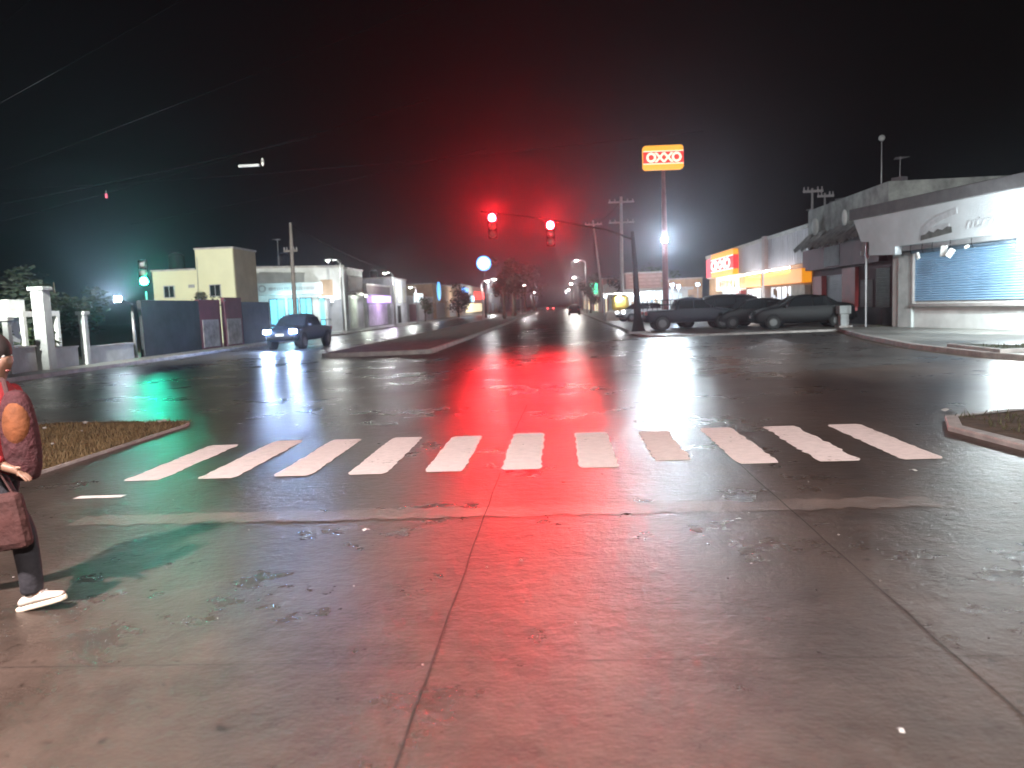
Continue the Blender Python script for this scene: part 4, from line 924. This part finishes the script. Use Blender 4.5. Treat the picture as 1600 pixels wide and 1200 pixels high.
def cloth(name, chains, m):
    b = MB()
    for pts, rads, sc in chains:
        n = 14; vs, fs = [], []; P = [Vector(p) for p in pts]
        for i, p in enumerate(P):
            d = (P[min(i+1,len(P)-1)]-P[max(i-1,0)]).normalized(); u = Vector((0,1,0)); u = (u-d*u.dot(d)).normalized(); w = d.cross(u)
            for k in range(n):
                a = 2*math.pi*k/n; rr_ = rads[i]*(1+.05*math.sin(3*a+i*2.1)+rnd.uniform(-.03,.03))
                vs.append(p + u*math.cos(a)*rr_*sc + w*math.sin(a)*rr_)
        for i in range(len(P)-1):
            for k in range(n): fs.append((i*n+k, i*n+(k+1)%n, (i+1)*n+(k+1)%n, (i+1)*n+k))
        fs += [tuple(range(n))[::-1], tuple((len(P)-1)*n+k for k in range(n))]
        b.add(vs, fs)
    return b.build(name, m, t, smooth=True, sub=2)
cloth("jacket", [([(-.01,0,.82),(-.01,0,.86),(.0,0,.98),(.01,0,1.12),(.02,0,1.24),(.035,0,1.33),(.045,0,1.39),(.055,0,1.43)], [.13,.15,.145,.14,.148,.13,.08,.068], 1.28),
  ([(.03,-.13,1.36),(.035,-.20,1.31),(.045,-.235,1.18),(.06,-.26,1.06),(.13,-.262,.99),(.22,-.26,.94),(.235,-.26,.932)], [.06,.075,.068,.06,.055,.05,.046], 1),
  ([(.03,.13,1.36),(.02,.20,1.31),(-.06,.24,1.18),(-.12,.255,1.07),(-.14,.255,.98),(-.14,.25,.87)], [.06,.075,.066,.058,.052,.048], 1)], jm)
cloth("hood", [([(-.06,0,1.36),(-.055,0,1.40),(-.02,0,1.45),(.0,0,1.47)], [.07,.105,.095,.07], 1.15)], jm)
tm = mat("dark_trousers", (.02,.02,.026), .85, var=.3, vs=6, bump=.3, bs=16)
cloth("trousers", [([(0,0,.94),(0,0,.90),(.0,0,.82),(.0,0,.76)], [.125,.135,.125,.08], 1.25),
  ([(.005,-.08,.88),(.04,-.10,.78),(.12,-.10,.63),(.205,-.10,.50),(.215,-.10,.40),(.225,-.10,.25),(.225,-.10,.12),(.225,-.10,.10)], [.09,.105,.09,.078,.074,.068,.066,.06], 1),
  ([(-.01,.08,.88),(-.04,.10,.78),(-.07,.10,.63),(-.10,.10,.49),(-.20,.10,.37),(-.33,.10,.26),(-.40,.10,.19)], [.09,.105,.09,.076,.07,.066,.058], 1)], tm)
hair_m = mat("dark_hair", (.02,.013,.012), .7, var=.3, vs=20, bump=.15, bs=120)
MB().ball((.05,0,1.60), .118, 16, 12, (1.0,.86,1.0)).ball((.0,0,1.53), .10, 14, 10, (.75,.9,1.1)).build("hair", hair_m, t, smooth=True)
for sy in (-1,1):
    MB().ball((.148,.032*sy,1.565), .012, 8, 6).build("eye", white_w, t, smooth=True)
    MB().ball((.065,.086*sy,1.535), .028, 8, 6, (.6,.3,1)).build("ear", skin_m, t, smooth=True)
MB().ball((.147,0,1.475), .022, 8, 6, (.4,1,.3)).build("mouth", mat("lips",(.3,.1,.09),.5,bump=0), t, smooth=True)
shoe_m = mat("white_shoe", (.62,.56,.5), .6, var=.12, bump=.2); sole_m = mat("pale_sole", (.72,.62,.5), .6, var=.1, bump=.1)
for (c, ry, s1) in (((.20,-.10,.0),-14,1),((-.42,.10,.03),42,2)):
    s_ = MB()
    prof = [(-.06,.035,.038),(0,.04,.06),(.07,.042,.065),(.14,.046,.045),(.20,.044,.032),(.245,.03,.02)]
    vs, fs = [], []; n = 12
    for x, w, h in prof:
        for k in range(n):
            a = 2*math.pi*k/n; vs.append((x, w*math.cos(a), .028+h*.5+h*.62*math.sin(a)))
    for i in range(len(prof)-1):
        for k in range(n): fs.append((i*n+k, i*n+(k+1)%n, (i+1)*n+(k+1)%n, (i+1)*n+k))
    fs += [tuple(range(n))[::-1], tuple((len(prof)-1)*n+k for k in range(n))]
    o = s_.add(vs, fs).build("shoe", shoe_m, t, smooth=True, sub=1); o.location = c; o.rotation_euler.y = R(ry)
    so = MB().prism([(-.068,-.036),(0,-.04),(.1,-.044),(.18,-.047),(.235,-.035),(.258,0),(.235,.035),(.18,.047),(.1,.044),(0,.04),(-.068,.036),(-.078,0)], .0, .03).build("sole", sole_m, o, bevel=.008)
    lc = MB()
    for x in (.06,.09,.12): lc.box(x-.006,x+.006,-.03,.03,.083-.1*(x-.06),.094-.1*(x-.06))
    lc.build("laces", white_w, o)
# bag slung at the side, backpack strap and held bag
b2 = thing("shoulder_bag", (-3.27,4.40,1.08), "dark red cloth bag with an orange panel carried in front of the pedestrian", "bag")
bb = MB()
for k, (z, a, b_) in enumerate(((-.27,.05,.04),(-.24,.09,.075),(-.08,.115,.095),(.1,.11,.09),(.24,.085,.07),(.29,.04,.03))):
    for q in range(14):
        an = 2*math.pi*q/14; kk = 1+.07*math.sin(3*an+k); bb.v.append((a*math.cos(an)*kk-.03*z, b_*math.sin(an)*kk, z))
bb.f = [(k*14+q, k*14+(q+1)%14, (k+1)*14+(q+1)%14, (k+1)*14+q) for k in range(5) for q in range(14)] + [tuple(range(14))[::-1], tuple(70+q for q in range(14))]
bb.build("bag_body", mat("maroon_cloth",(.05,.01,.013),.85,var=.45,vs=9,bump=.6,bs=20), b2, smooth=True, sub=2)
MB().ball((.01,-.035,.08), .10, 16, 12, (.85,.7,1.5)).build("orange_panel", mat("orange_cloth",(.16,.05,.015),.85,var=.35,vs=10,bump=.4), b2, smooth=True)
MB().tube([(-.06,0,.26),(-.12,.06,.34),(-.2,.12,.36),(-.3,.13,.30)], .014, 6).build("strap", mat("strap_cloth",(.05,.02,.02),.8), b2)
b3 = thing("carrier_bag", (-3.30,4.24,.60), "reddish brown carrier bag hanging at the pedestrian's thigh", "bag")
MB().obox((0,0,0), (.13,.05,.17), ry=R(-8)).build("bag_body", mat("brown_bag",(.05,.016,.014),.85,var=.4,vs=6,bump=.5), b3, bevel=.045)
MB().tube([(-.08,0,.17),(-.03,.0,.34),(.06,.0,.17)], .008, 6).build("handle", mat("brown_bag",(.2,.06,.05),.75), b3)

# ------------------------------------------------------------------ haze added to stand in for lens glare: one even volume round everything
hz = MB().box(-320, 320, -70, 720, -1.5, 17).build("haze", leaf_m)
hm_ = bpy.data.materials.new("haze"); hm_.use_nodes = True; nt = hm_.node_tree; nt.nodes.clear()
ou = N(nt, "ShaderNodeOutputMaterial"); pv = N(nt, "ShaderNodeVolumePrincipled")
pv.inputs["Color"].default_value = (.82,.86,.98,1); pv.inputs["Density"].default_value = .0007; pv.inputs["Anisotropy"].default_value = .88
nt.links.new(pv.outputs[0], ou.inputs["Volume"])
hz.data.materials.clear(); hz.data.materials.append(hm_)
hm_.cycles.homogeneous_volume = True if hasattr(hm_.cycles, 'homogeneous_volume') else None
tag(hz, "thin haze volume added to give lamp glare as halos", "haze", kind='stuff')
